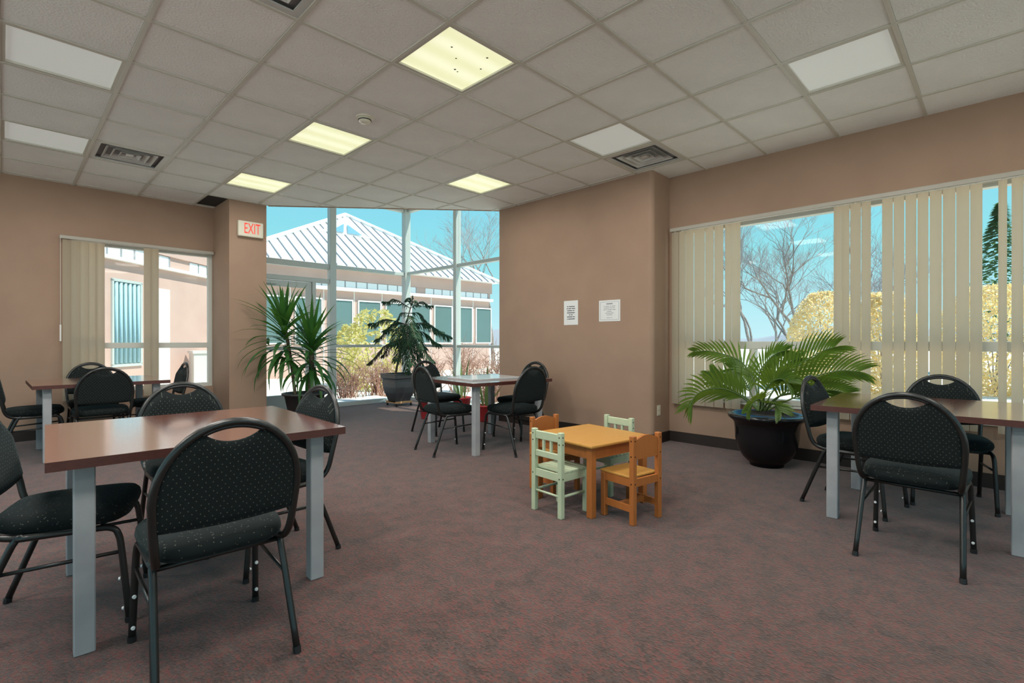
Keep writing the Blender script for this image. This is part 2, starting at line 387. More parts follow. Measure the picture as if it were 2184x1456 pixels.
# ceiling lights
LL = {(-1, -1): 'bright yellowish ceiling light panel nearest the camera, with dark specks inside', (-1, 2): 'lit ceiling light panel beside the smoke detector',
      (-1, 5): 'lit ceiling light panel closest to the exit sign', (2, 2): 'lit ceiling light panel in front of the glazed corner, nearest the notice wall',
      (2, -1): 'unlit ceiling light panel touching the square vent near the notice wall', (2, -4): 'unlit ceiling light panel at the right, above the right window blinds',
      (-4, 2): 'large unlit ceiling light panel at the upper left edge', (-4, 5): 'unlit ceiling light panel at the left, beside the vent near the left wall'}
WATT = {(-1, -1): 11, (-1, 2): 7, (-1, 5): 4, (2, 2): 3, (2, -1): 3, (2, -4): 3, (-4, 2): 9, (-4, 5): 6}
BEHIND = [(-4, -1), (-1, -4), (-4, -4), (2, -7), (-1, -7), (-7, -1), (-7, 2)]      # unseen fixtures continuing the pattern, added to brighten the room
for c in BEHIND: LL[c] = 'added unseen ceiling light panel of the same kind behind the viewpoint'; WATT[c] = {(-1, -4): 8, (2, -7): 4, (-1, -7): 8}.get(c, 12)
for c in LIT + OFF + BEHIND:
    x, y = GX + c[0] * T, GY + c[1] * T
    t = tag(empty('ceiling_light', (x + T / 2, y + T / 2, ZC)), LL[c], 'ceiling light', 'square ceiling light panels')
    h = T / 2 - GW; g = .022
    b = MB(); b.box(-h, h, -h, -h + g, -.002, .05); b.box(-h, h, h - g, h, -.002, .05); b.box(-h, -h + g, -h + g, h - g, -.002, .05); b.box(h - g, h, -h + g, h - g, -.002, .05)
    b.build('frame', M['grid'], t)
    lit = c in LIT or c in BEHIND
    MB().box(-h + g, h - g, -h + g, h - g, .012, .02).build('diffuser', M['lit'] if lit else M['dim'], t)
    if c == (-1, -1):
        b = MB()
        for (px, py) in [(-.12, -.10), (-.02, -.02), (.06, .09), (.09, .10), (.12, -.17), (.18, -.04)]:
            b.lathe([(.0001, .0115), (.006 + rnd.random() * .004, .0116)], 8, (px, py, 0))
        b.build('specks', M['screw'], t)['kind'] = 'stuff'
    if True:  # panels that are off get a lamp too, added as fill light
        ld = bpy.data.lights.new('panel_fill_lamp', 'AREA'); ld.shape = 'SQUARE'; ld.size = .5; ld.energy = WATT[c]; ld.color = (1, .955, .90)
        lo = bpy.data.objects.new('panel_fill_lamp', ld); col.objects.link(lo); lo.parent = t; lo.location = (0, 0, -.012)
# vents
VL = {(-3, 5): 'square four-way ceiling vent near the left wall', (3, -1): 'square four-way ceiling vent above the corner of the notice wall', (-3, -1): 'dark square ceiling vent cut by the top edge of the picture'}
for c in VENT:
    x, y = GX + c[0] * T, GY + c[1] * T
    t = tag(empty('ceiling_vent', (x + T / 2, y + T / 2, ZC)), VL[c], 'vent', 'square ceiling vents')
    h = T / 2 - GW
    MB().box(-h, h, -h, h, .085, .09).build('back_plate', M['dark'], t)
    b = MB(); g = .045
    b.box(-h, h, -h, -h + g, -.002, .006); b.box(-h, h, h - g, h, -.002, .006); b.box(-h, -h + g, -h + g, h - g, -.002, .006); b.box(h - g, h, -h + g, h - g, -.002, .006)
    b.box(-h, h, -h, -h + .004, 0, .085); b.box(-h, h, h - .004, h, 0, .085); b.box(-h, -h + .004, -h, h, 0, .085); b.box(h - .004, h, -h, h, 0, .085)
    b.build('frame', M['vent'], t)
    for k, (s0, s1) in enumerate([(.205, .155), (.145, .095), (.085, .04)]):
        b = MB(); rings = []
        for (s, z) in ((s0, .0), (s1, .055), (s1 - .003, .055), (s0 - .003, .0)): rings += [(-s, -s, z), (s, -s, z), (s, s, z), (-s, s, z)]
        fs = []
        for q in range(4):
            a0, b0 = q * 4, ((q + 1) % 4) * 4
            for m_ in range(4): fs.append((a0 + m_, a0 + (m_ + 1) % 4, b0 + (m_ + 1) % 4, b0 + m_))
        b.add(rings, fs).build('louver', M['vent'], t)
    MB().box(-.03, .03, -.03, .03, .01, .03).build('centre_cap', M['vent'], t)
# smoke detector
sp = onz(778, 250, ZC)
t = tag(empty('smoke_detector', (sp.x, sp.y, ZC)), 'small round smoke detector on the ceiling tile beside a lit panel', 'smoke detector')
MB().lathe([(.0001, -.014), (.066, -.012), (.07, -.004), (.07, 0)][::-1], 32).build('base', M['ivory'], t, smooth='r')
MB().lathe([(.052, -.013), (.048, -.034), (.03, -.05), (.0001, -.052)], 32).build('sensor_head', M['ivory'], t, smooth='r')
MB().lathe([(.050, -.022), (.0535, -.024), (.0535, -.029), (.049, -.031)], 32).build('grille_ring', M['dark'], t, smooth='r')
# exit sign
t = tag(empty('exit_sign', (2.307, YP, 2.50)), 'cream exit sign with red EXIT letters on the pillar', 'sign')
MB().box(-.155, .155, -.06, 0, 0, .205).build('housing', M['ivory'], t, bevel=.016, seg=3)
def text_mesh(s, size, m, name, parent, mtx, extrude=.001):
    cu = bpy.data.curves.new(name, 'FONT'); cu.body = s; cu.size = size; cu.extrude = extrude; cu.align_x = 'CENTER'; cu.align_y = 'CENTER'
    ob = bpy.data.objects.new(name, cu); col.objects.link(ob)
    me = bpy.data.meshes.new_from_object(ob.evaluated_get(bpy.context.evaluated_depsgraph_get())); bpy.data.objects.remove(ob)
    me.materials.clear(); me.materials.append(m); o = bpy.data.objects.new(name, me); col.objects.link(o); o.parent = parent; o.matrix_local = mtx; return o
bpy.context.view_layer.update()
text_mesh('EXIT', .15, M['exit_red'], 'lettering', t, Matrix.Translation((.012, -.0615, .103)) @ Matrix.Rotation(R(90), 4, 'X') @ Matrix.Diagonal((.66, 1.32, 1, 1)))

# ------------------------------------------------------------------ windows
def frame_part(root, name, boxes, m):
    for bx in boxes: MB().box(*bx).build(name, m, root, bevel=.004, seg=1)
def win_x(name, X, ys, zs, m, fw_=.05, dp=.07, rails=(), mull_up=(), mull_lo=()):
    y0, y1 = ys; z0, z1 = zs
    root = struct(MB().box(X, X + dp, y0, y0 + fw_, z0, z1).box(X, X + dp, y1 - fw_, y1, z0, z1).box(X, X + dp, y0 + fw_, y1 - fw_, z0, z0 + fw_).box(X, X + dp, y0 + fw_, y1 - fw_, z1 - fw_, z1).build(name, m, bevel=.003, seg=1))
    for (a, c) in rails: MB().box(X + .002, X + dp, y0 + fw_, y1 - fw_, a, c).build('rail', m, root, bevel=.003, seg=1)
    zr0, zr1 = (rails[0] if rails else (z0, z0))
    for (a, c) in mull_up: MB().box(X + .003, X + dp, a, c, zr1, z1 - fw_).build('mullion', m, root, bevel=.003, seg=1)
    for (a, c) in mull_lo: MB().box(X + .003, X + dp, a, c, z0 + fw_, zr0).build('mullion', m, root, bevel=.003, seg=1)
    def panes(muls, za, zb):
        e_ = [y0 + fw_] + sorted([v for q in muls for v in q]) + [y1 - fw_]
        for k in range(0, len(e_), 2): MB().box(X + dp * .5, X + dp * .5 + .006, e_[k], e_[k + 1], za, zb).build('pane', M['glass'], root)
    panes(mull_up, zr1, z1 - fw_); panes(mull_lo, z0 + fw_, zr0)
    return root
win_x('window_2', 5.335, (-2.7, 2.60), (WZ0, WZ1), M['alu_w'], .055, .08, [(1.045, 1.122)], [(.93, .99), (-.75, -.69)], [(1.80, 1.86), (.20, .26), (-1.4, -1.34)])
struct(MB().box(XW - .015, XW + .03, -2.7, 2.6, WZ0 - .02, WZ0).build('trim_1', M['alu_w']))
# left window (plane y)
def win_y(name, Y, xs, zs, m, rails, mulls, fw_=.05, dp=.07):
    x0, x1 = xs; z0, z1 = zs
    root = struct(MB().box(x0, x0 + fw_, Y, Y + dp, z0, z1).box(x1 - fw_, x1, Y, Y + dp, z0, z1).box(x0 + fw_, x1 - fw_, Y, Y + dp, z0, z0 + fw_).box(x0 + fw_, x1 - fw_, Y, Y + dp, z1 - fw_, z1).build(name, m, bevel=.003, seg=1))
    for (a, c) in rails: MB().box(x0 + fw_, x1 - fw_, Y + .002, Y + dp, a, c).build('rail', m, root, bevel=.003, seg=1)
    zb = [z0 + fw_] + [v for q in rails for v in q] + [z1 - fw_]
    for k in range(0, len(zb), 2):
        xb = [x0 + fw_] + [v for q in mulls for v in q] + [x1 - fw_]
        for (a, c) in mulls: MB().box(a, c, Y + .003, Y + dp, zb[k], zb[k + 1]).build('mullion', m, root, bevel=.003, seg=1)
        for q in range(0, len(xb), 2): MB().box(xb[q], xb[q + 1], Y + dp / 2, Y + dp / 2 + .006, zb[k], zb[k + 1]).build('pane', M['glass'], root)
    return root
win_y('window_1', 7.90, (.56, 2.055), (WZ0, 2.34), M['alu_w'], [(1.035, 1.105)], [(1.30, 1.36)])
# unseen glazing behind the camera, added to bring in daylight
for nm, bx in (('window_5', (X0 - .1, X0 - .09, -3.9, 7.5, .10, 2.88)), ('window_6', (-3.0, 5.1, Y0 - .1, Y0 - .09, .10, 2.88))):
    struct(MB().box(*bx).build(nm, M['glass']))
# glazed corner, left part (plane y=YG) : door unit + fixed pane
DZ = .09
root = struct(MB().box(2.52, 2.62, YG, YG + DZ, 0, ZG).build('window_3', M['alu'], bevel=.004, seg=1))
def bar(x0, x1, z0, z1, dp=DZ, nm='rail', y=YG): MB().box(x0, x1, y, y + dp, z0, z1).build(nm, M['alu'], root, bevel=.004, seg=1)
bar(3.86, 3.97, 0, ZG, nm='mullion', dp=.11, y=YG - .02)
bar(2.62, 3.86, 2.325, 2.415); bar(3.97, 5.33, 2.355, 2.415)
bar(2.62, 3.86, 2.09, 2.165)
bar(3.565, 3.625, 0, 2.09, nm='mullion')
bar(3.625, 3.86, 0, .06); bar(3.97, 5.33, 0, .075); bar(3.97, 5.33, 1.015, 1.06)
bar(2.62, 5.33, ZG - .06, ZG)
for (a, c, p, q) in ((2.62, 3.86, 2.415, ZG - .06), (2.62, 3.86, 2.165, 2.325), (3.625, 3.86, .06, 2.09), (3.97, 5.33, 2.415, ZG - .06), (3.97, 5.33, 1.06, 2.355), (3.97, 5.33, .075, 1.015)):
    MB().box(a, c, YG + .045, YG + .051, p, q).build('pane', M['glass'], root)
# door leaf
d = struct(MB().box(2.63, 2.72, YG + .02, YG + .07, .012, 2.08).box(3.47, 3.56, YG + .02, YG + .07, .012, 2.08).box(2.72, 3.47, YG + .02, YG + .07, .012, .27).box(2.72, 3.47, YG + .02, YG + .07, 1.985, 2.08).build('door_1', M['alu'], bevel=.004, seg=1))
MB().box(2.72, 3.47, YG + .042, YG + .048, .27, 1.985).build('pane', M['glass'], d)
MB().box(2.72, 3.47, YG - .05, YG + .02, .98, 1.03).build('push_bar', M['alu'], d, bevel=.008)
MB().box(2.70, 3.0, YG - .03, YG + .02, 2.015, 2.07).build('door_closer', M['alu'], d, bevel=.006)
# right part (plane x=XG)
root = struct(MB().box(XG - .05, XG + .07, YG - .03, YG + .09, 0, ZG).build('window_4', M['alu'], bevel=.004, seg=1))
def barx(y0, y1, z0, z1, nm='rail', x=XG, dp=.09): MB().box(x, x + dp, y0, y1, z0, z1).build(nm, M['alu'], root, bevel=.004, seg=1)
barx(6.60, 6.68, 0, ZG, 'mullion', XG - .02, .11); barx(5.1, 5.2, 0, ZG, 'mullion')
for (a, c) in ((5.2, 6.60), (6.68, 8.07)):
    barx(a, c, 2.375, 2.43); barx(a, c, 1.015, 1.06); barx(a, c, 0, .075); barx(a, c, ZG - .06, ZG)
    for (p, q) in ((.075, 1.015), (1.06, 2.375), (2.43, ZG - .06)): MB().box(XG + .045, XG + .051, a, c, p, q).build('pane', M['glass'], root)

# ------------------------------------------------------------------ vertical blinds
def slat_mesh(wd, h):
    b = MB(); n = 5; vs = []
    for z in (0, -h):
        for k in range(n):
            u = k / (n - 1) * 2 - 1; vs.append((u * wd / 2, .008 * (1 - u * u), z))
    return b.add(vs, [(k, k + 1, n + k + 1, n + k) for k in range(n - 1)]).mesh('slat', M['blind'], smooth=True)
XB = 5.245
t = tag(empty('vertical_blind', (XB, 1.2, 2.36)), 'wide beige vertical blind with open gaps across the right window', 'blind')
b = MB().box(-.022, .022, -3.8, 1.47, -.02, .02); b.build('headrail', M['headrail'], t, bevel=.004, seg=1)
SM = slat_mesh(.089, 1.90)
eds = [(140, 182), (182, 222), (222, 270), (270, 333), (333, 385), (385, 440), (448, 487), (487, 537), (1072, 1120), (1118, 1165), (1167, 1230), (1232, 1288), (1350, 1414), (1416, 1480), (1484, 1550), (1553, 1620), (1624, 1696), (1699, 1775), (1776, 1855), (1856, 1930), (2018, 2072), (2094, 2168)]
for k, (a, c) in enumerate(eds):
    ya = onx(1380 + a / 2.697, 700, XB).y; yb = onx(1380 + c / 2.697, 700, XB).y; ym = (ya + yb) / 2
    o = bpy.data.objects.new('slat', SM); col.objects.link(o); o.parent = t
    wd = abs(ya - yb); ang = math.acos(max(-1, min(1, wd / .089))) if wd < .089 else 0
    o.location = (0, ym - 1.2, -.028); o.rotation_euler = (0, 0, R(90) + R(rnd.uniform(-4, 8))); o.scale = ((wd - .0028) / .089, 1, 1)
for k in range(14):
    o = bpy.data.objects.new('slat', SM); col.objects.link(o); o.parent = t; o.location = (0, -1.40 - k * .083, -.028); o.rotation_euler = (0, 0, R(90 + 14))
# small hangers under the headrail
b = MB()
for (a, c) in eds:
    ym = onx(1380 + (a + c) / 2 / 2.697, 700, XB).y - 1.2; b.box(-.004, .004, ym - .006, ym + .006, -.036, -.018)
b.build('hanger', M['white_pl'], t)
t = tag(empty('vertical_blind', (1.25, 7.80, 2.335)), 'narrow beige vertical blind drawn to one side of the left window', 'blind')
MB().box(-.79, .795, -.022, .022, -.02, .02).build('headrail', M['headrail'], t, bevel=.004, seg=1)
SM2 = slat_mesh(.089, 1.88)
for x in (.53, .606, .682, .758, .826, 1.30, 1.372):
    o = bpy.data.objects.new('slat', SM2); col.objects.link(o); o.parent = t; o.location = (x - 1.25, 0, -.028); o.rotation_euler = (0, 0, R(180 + 5))
MB().box(-.79, -.776, -.03, -.016, -1.21, -1.02).build('cord_weight', M['white_pl'], t)
b = MB().tube([(-.783, -.023, -.02), (-.783, -.023, -1.05)], .002, 5); b.build('cord', M['white_pl'], t)

# ------------------------------------------------------------------ wall notices, outlet
def notice(y0, y1, z0, z1, label, land):
    t = tag(empty('notice', (XP, (y0 + y1) / 2, z0)), label, 'notice'); hw = (y0 - y1) / 2; H = z1 - z0
    MB().box(-.003, -.0005, -hw, hw, 0, H).build('sheet', M['paper'], t)
    b = MB()
    def word_row(z, ws, hgt):                    # illegible print: rows of word-length marks
        tot = sum(ws) + .008 * (len(ws) - 1); y = tot / 2
        for q in ws:
            b.box(-.0038, -.003, y - q, y, z, z + hgt); y -= q + .008
    if not land:
        for k, ws in enumerate([(.022, .09), (.02, .045, .05), (.075, .028), (.12,), (.02, .03), (.085, .028), (.012, .10)]): word_row(H * .74 - k * H * .085, ws, .009)
        b.build('print', M['ink'], t)
    else:
        word_row(H * .80, (.085,), .013)
        for k, ws in enumerate([(.018, .05, .02, .045), (.07, .03, .03), (.03, .016, .05, .045), (.06,), (.11,), (.075,)]): word_row(H * .70 - k * H * .082, ws, .006)
        word_row(H * .16, (.05, .02), .005); b.build('print', M['ink2'], t)
        b = MB(); m_ = .018; q = .003
        b.box(-.0038, -.003, -hw + m_, hw - m_, m_, m_ + q).box(-.0038, -.003, -hw + m_, hw - m_, H - m_ - q, H - m_).box(-.0038, -.003, -hw + m_, -hw + m_ + q, m_, H - m_).box(-.0038, -.003, hw - m_ - q, hw - m_, m_, H - m_)
        b.build('border', M['ink2'], t)
    return t
notice(3.935, 3.717, 1.325, 1.625, 'tall white paper notice with bold black lines, left of the two notices', False)
o = notice(3.408, 3.12, 1.355, 1.60, 'wide white paper notice with a thin printed border, right of the two notices', True)
t = tag(empty('wall_outlet', (5.06, YC, .305)), 'small cream outlet plate low on the rounded wall end', 'outlet')
MB().box(-.037, .037, -.007, 0, 0, .115).build('plate', M['plate'], t, bevel=.002, seg=1)
MB().box(-.018, .018, -.010, -.006, .018, .05).box(-.018, .018, -.010, -.006, .065, .097).build('socket', M['ivory'], t)

# ------------------------------------------------------------------ tables
def table():
    S, H = 1.05, .72
    t = empty('dining_table')
    o = MB().box(-S / 2, S / 2, -S / 2, S / 2, H - .034, H).build('tabletop', [M['mahog'], M['mahog_edge']], t)
    for p in o.data.polygons: p.material_index = 0 if abs(p.normal.z) > .5 else 1
    for sx in (-1, 1):
        for sy in (-1, 1):
            lg = MB().cbox((sx * .42, sy * .42, (H - .034) / 2), (.062, .062, H - .034)).build('leg', M['leg'], t, bevel=.004, seg=1)
    return t
t1 = table(); t1.location = (.645, 2.79, 0); t1.rotation_euler.z = R(-2.5); tag(t1, 'mahogany-topped square table nearest the camera at left, with blue window glare', 'table', 'square tables with grey legs')
t2 = copy_tree(t1); t2.location = (.70, 6.76, 0); t2.rotation_euler.z = R(1); t2['label'] = 'mahogany-topped square table by the left window, behind the nearest table'
t3 = copy_tree(t1); t3.location = (3.715, 4.08, 0); t3.rotation_euler.z = R(-5.5); t3['label'] = 'mahogany-topped square table in the middle, carrying a clear board'
t4 = copy_tree(t1); t4.location = (4.16, .375, 0); t4.rotation_euler.z = R(1.5); t4['label'] = 'mahogany-topped square table at right beside the potted palm'
# game board on the middle table
t = tag(empty('display_board', (3.70, 4.05, .72), R(-7)), 'clear acrylic-covered board lying on the middle table', 'board')
MB().box(-.33, .33, -.24, .24, 0, .006).build('backing', M['paper'], t)
MB().box(-.335, .335, -.245, .245, .006, .016).build('acrylic_cover', M['board'], t, bevel=.002, seg=1)

# ------------------------------------------------------------------ stacking chairs
def chair():
    t = empty('stacking_chair')
    W = .218; za, rise = .62, .245
    yb = lambda z: -.205 - (z - .50) * .19 if z < za else -.2278 - .05 * (z - za) / rise
    # back tube
    right = [(.195, .13, .395), (.195, -.05, .392), (.196, -.12, .395), (.20, -.165, .415), (.206, -.19, .455), (.212, -.205, .52), (W, yb(za), za)]
    arch = [(W * math.cos(a), yb(za + rise * math.sin(a)), za + rise * math.sin(a)) for a in [i * math.pi / 20 for i in range(1, 20)]]
    pts = smooth_path(right, 4) + [Vector(p) for p in arch] + [Vector((-p.x, p.y, p.z)) for p in smooth_path(right, 4)[::-1]]
    MB().tube(pts, .0135, 8).build('back_frame', M['black'], t, smooth=True)
    # padded back with handle slot
    b = MB(); nx = 25; nz = 12; zb0 = .515
    def column(x):
        wi = W - .006; top = za + (rise - .008) * math.sqrt(max(0, 1 - (x / wi) ** 2))
        if abs(x) < .092: top = min(top, za + rise - .026 - .040 * (1 - (x / .092) ** 2) ** .8)
        return zb0 + .012 * (x / W) ** 2, top
    xs = sorted(set([(i / (nx - 1) * 2 - 1) * (W - .008) for i in range(nx)] + [-.092, .092, -.0921, .0921]))
    nx = len(xs); F_, B_ = [], []
    for side in (0, 1):
        for x in xs:
            z0, z1 = column(x)
            for k in range(nz + 1):
                z = z0 + (z1 - z0) * k / nz; u = min(1, (1 - abs(x) / (W - .008)) * 5); v = min(1, min(k, nz - k) / 2.0)
                pad = math.sqrt(max(0, u)) * math.sqrt(max(0, v))
                y = yb(z) + ((.006 + .030 * pad) if side == 0 else -(.004 + .006 * pad)); (F_ if side == 0 else B_).append((x, y, z))
    b.add(F_ + B_, []); n1 = nz + 1; off = nx * n1; fs = []
    for i in range(nx - 1):
        for k in range(nz):
            a = i * n1 + k; fs.append((a, a + n1, a + n1 + 1, a + 1)); fs.append((off + a, off + a + 1, off + a + n1 + 1, off + a + n1))
        fs.append((i * n1, off + i * n1, off + (i + 1) * n1, (i + 1) * n1)); a = i * n1 + nz; fs.append((a, a + n1, off + a + n1, off + a))
    for i in (0, nx - 1):
        for k in range(nz): a = i * n1 + k; fs.append((a, a + 1, off + a + 1, off + a))
    b.add([], []); b.f += fs; b.mi += [0] * len(fs)
    b.build('backrest', M['fabric'], t, smooth='r')
    # handle strip above slot
    hp = [(x, yb(za + rise * .9), za + (rise - .014) * math.sqrt(1 - (x / W) ** 2)) for x in [i * .0115 for i in range(-8, 9)]]
    MB().tube(hp, .011, 6, flat=.8).build('handle', M['plastic'], t, smooth=True)
    # seat: superellipse cushion
    b = MB(); n = 40; prof = [(.0, .400), (.88, .400), (.97, .412), (1.0, .432), (.985, .452), (.93, .466), (.75, .474), (.4, .478), (.0, .479)]
    vs = []
    for (s, z) in prof:
        for k in range(n):
            a = 2 * math.pi * k / n; c, s_ = math.cos(a), math.sin(a); ex = .42
            x = .222 * s * math.copysign(abs(c) ** ex, c); y = .215 * s * math.copysign(abs(s_) ** ex, s_); x *= 1 - .10 * max(0, -y / .215); vs.append((x, y + .025, z))
    b.add(vs, [(i * n + k, i * n + (k + 1) % n, (i + 1) * n + (k + 1) % n, (i + 1) * n + k) for i in range(len(prof) - 1) for k in range(n)])
    b.build('seat', M['seat_fabric'], t, smooth='r')
    for s in (-1, 1):
        f = smooth_path([(s * .20, -.10, .388), (s * .20, .12, .388), (s * .201, .185, .382), (s * .204, .208, .355), (s * .207, .220, .28), (s * .215, .245, .012)], 4)
        lf = MB().tube(f, .0125, 8).build('leg', M['black'], t, smooth=True)
        MB().tube([(s * .215, .2446, 0), (s * .2148, .2435, .022)], .0145, 8).build('foot_cap', M['plastic'], lf, smooth=False)
        for z in (.058, .178):
            y = .2415 - (z - .012) * .093; x = .2148 - z * .022
            MB().tube([(s * x, y - .017, z), (s * x, y - .010, z)], [.0055, .0075], 10).build('stud', M['stud'], lf)
        r_ = [(s * .196, -.075, .386), (s * .2, -.11, .365), (s * .212, -.245, .012)]
        lr = MB().tube(smooth_path(r_, 4), .0125, 8).build('leg', M['black'], t, smooth=True)
        MB().tube([(s * .2123, -.2465, 0), (s * .2116, -.242, .022)], .0145, 8).build('foot_cap', M['plastic'], lr)
        MB().tube([(s * .203, -.150, .265), (s * .206, .222, .285)], .0075, 6).build('stretcher', M['black'], t, smooth=True)
    MB().tube([(-.20, -.10, .378), (.20, -.10, .378)], .0095, 6).build('crossbar', M['black'], t, smooth=True)
    MB().tube([(-.20, .15, .386), (.20, .15, .386)], .0095, 6).build('crossbar', M['black'], t, smooth=True)
    return t
CH_ = [(.545, 2.083, 88, 'black dotted-fabric chair seen from behind, nearest the camera at the left table'),
       (.185, 2.79, -17, 'dark padded chair cut off by the left edge, at the nearest table'),
       (.765, 3.335, -91, 'black chair on the far side of the nearest table, back facing the window'),
       (1.01, 2.765, 187, 'black chair at the right end of the nearest table, in front of the yucca pot'),
       (.20, 6.90, 0, 'black chair at the left end of the table by the left window'),
       (.69, 6.43, 91, 'black chair seen from behind at the table by the left window'),
       (.72, 7.37, -90, 'black chair squeezed between the left window and its table'),
       (1.24, 6.915, 181, 'black chair seen edge-on before the left window, right end of its table'),
       (3.20, 4.10, -10, 'black chair at the left of the middle table, seen from its rear side'),
       (3.79, 5.02, -89, 'black chair at the far side of the middle table, facing the camera'),
       (3.70, 3.605, 88, 'black chair at the near right of the middle table, beside the children table'),
       (4.305, 4.085, 182, 'black chair against the notice wall, half hidden behind another at the middle table'),
       (4.12, .745, -98, 'black chair beside the potted palm at the right table'),
       (3.385, .34, -2, 'black dotted-fabric chair seen from behind at the right table'),
       (4.67, .29, 191.5, 'black chair between the right table and the window blinds')]
c0 = None
for (x, y, a, lab) in CH_:
    if c0 is None: c0 = chair(); o = c0
    else: o = copy_tree(c0)
    o.location = (x, y, 0); o.rotation_euler = (0, 0, R(a - 90)); tag(o, lab, 'chair', 'black stacking chairs')

# ------------------------------------------------------------------ children's table and chairs
t = tag(empty('kids_table', (2.925, 2.10, 0), R(-8)), 'low orange wooden children table with honey-coloured top', 'table')
S = .615
MB().box(-S / 2, S / 2, -S / 2, S / 2, .452, .47).build('tabletop', M['orange_top'], t, bevel=.008)
q = S / 2 - .05
for sx in (-1, 1):
    for sy in (-1, 1): MB().cbox((sx * q, sy * q, .226), (.045, .045, .452)).build('leg', M['orange'], t, bevel=.005)
for s in (-1, 1):
    MB().box(-q + .022, q - .022, s * q - .01, s * q + .01, .372, .452).build('apron', M['orange'], t)
    MB().box(s * q - .01, s * q + .01, -q + .022, q - .022, .372, .452).build('apron', M['orange'], t)
def kid_chair(kind):
    t = empty('kids_chair'); mint = kind == 'mint'; m = M['mint'] if mint else M['orange']; hx, hy, HB, zs = .122, .118, .545, .292
    lw = .034
    for s in (-1, 1):
        MB().box(s * hx - lw / 2, s * hx + lw / 2, -hy - lw / 2, -hy + lw / 2, 0, HB).build('rear_post', m, t, bevel=.003, seg=1)
        MB().box(s * hx - lw / 2, s * hx + lw / 2, hy - lw / 2, hy + lw / 2, 0, zs - .012).build('leg', m, t, bevel=.003, seg=1)
        MB().box(s * hx - .009, s * hx + .009, -hy + lw / 2, hy - lw / 2, zs - .06, zs - .012).build('seat_rail', m, t)
        if mint: MB().tube([(s * hx, -hy + .01, .135), (s * hx, hy - .01, .135)], .009, 8).build('stretcher', m, t, smooth=True)
        else: MB().box(s * hx - .009, s * hx + .009, -hy + lw / 2, hy - lw / 2, .075, .115).build('stretcher', m, t)
    for sy in (-1, 1): MB().box(-hx + lw / 2, hx - lw / 2, sy * hy - .009, sy * hy + .009, zs - .06, zs - .012).build('seat_rail', m, t)
    if mint:
        n = 6; w_ = (2 * hy + .02) / n
        for k in range(n):
            y0 = -hy + .017 + k * w_ * .96; MB().box(-hx - .01, hx + .01, y0, y0 + w_ * .96 - .003, zs - .012, zs + .004).build('seat_slat', m, t, bevel=.003, seg=1)
        MB().box(-hx + lw / 2, hx - lw / 2, -hy - .010, -hy + .010, HB - .065, HB - .012).build('top_rail', m, t, bevel=.003, seg=1)
        MB().box(-hx + lw / 2, hx - lw / 2, -hy - .010, -hy + .010, .365, .405).build('lower_rail', m, t, bevel=.003, seg=1)
        for x in (-.034, .034): MB().box(x - .009, x + .009, -hy - .007, -hy + .007, .405, HB - .065).build('back_slat', m, t)
        MB().tube([(-hx, -hy, .135), (hx, -hy, .135)], .008, 8).build('stretcher', m, t, smooth=True)
    else:
        MB().box(-hx - .01, hx + .01, -hy + .017, hy + .03, zs - .012, zs + .004).build('seat', M['orange_top'], t, bevel=.004, seg=1)
        b = MB(); k = 12; w_ = hx - lw / 2; pts = [(-w_, .40), (w_, .40)] + [(w_ - 2 * w_ * i / k, .517 + .026 * math.sin(math.pi * i / k)) for i in range(k + 1)]
        vs = [(x, -hy - .009, z) for x, z in pts] + [(x, -hy + .009, z) for x, z in pts]; nn = len(pts)
        b.add(vs, [tuple(range(nn)), tuple(range(nn, 2 * nn))[::-1]] + [(i, (i + 1) % nn, nn + (i + 1) % nn, nn + i) for i in range(nn)]).build('back_panel', m, t)
        MB().box(-hx + .009, hx - .009, -.015, .015, .08, .11).build('cross_stretcher', m, t)
    b = MB()
    for s in (-1, 1):
        for z in (HB - .03, HB - .075 if mint else .42, zs - .04):
            b.tube([(s * hx, -hy - lw / 2 - .0012, z), (s * hx, -hy - lw / 2 + .004, z)], .0048, 8); b.tube([(s * (hx + lw / 2 + .0012), -hy, z), (s * (hx + lw / 2 - .004), -hy, z)], .0048, 8)
    b.build('screw', M['screw'], t); return t
g1 = kid_chair('mint'); g1.location = (2.612, 2.118, 0); g1.rotation_euler.z = R(-5 - 90); tag(g1, 'mint green slatted children chair, nearer of the two mint chairs', 'chair', 'children chairs')
g2 = copy_tree(g1); g2.location = (3.228, 2.146, 0); g2.rotation_euler.z = R(172 - 90); g2['label'] = 'mint green slatted children chair behind the low table, near the wall corner'
o1 = kid_chair('orange'); o1.location = (2.845, 1.72, 0); o1.rotation_euler.z = R(81 - 90); tag(o1, 'orange wooden children chair at the right front of the low table', 'chair', 'children chairs')
o2 = copy_tree(o1); o2.location = (2.955, 2.45, 0); o2.rotation_euler.z = R(-98 - 90); o2['label'] = 'orange wooden children chair behind the nearer mint chair'

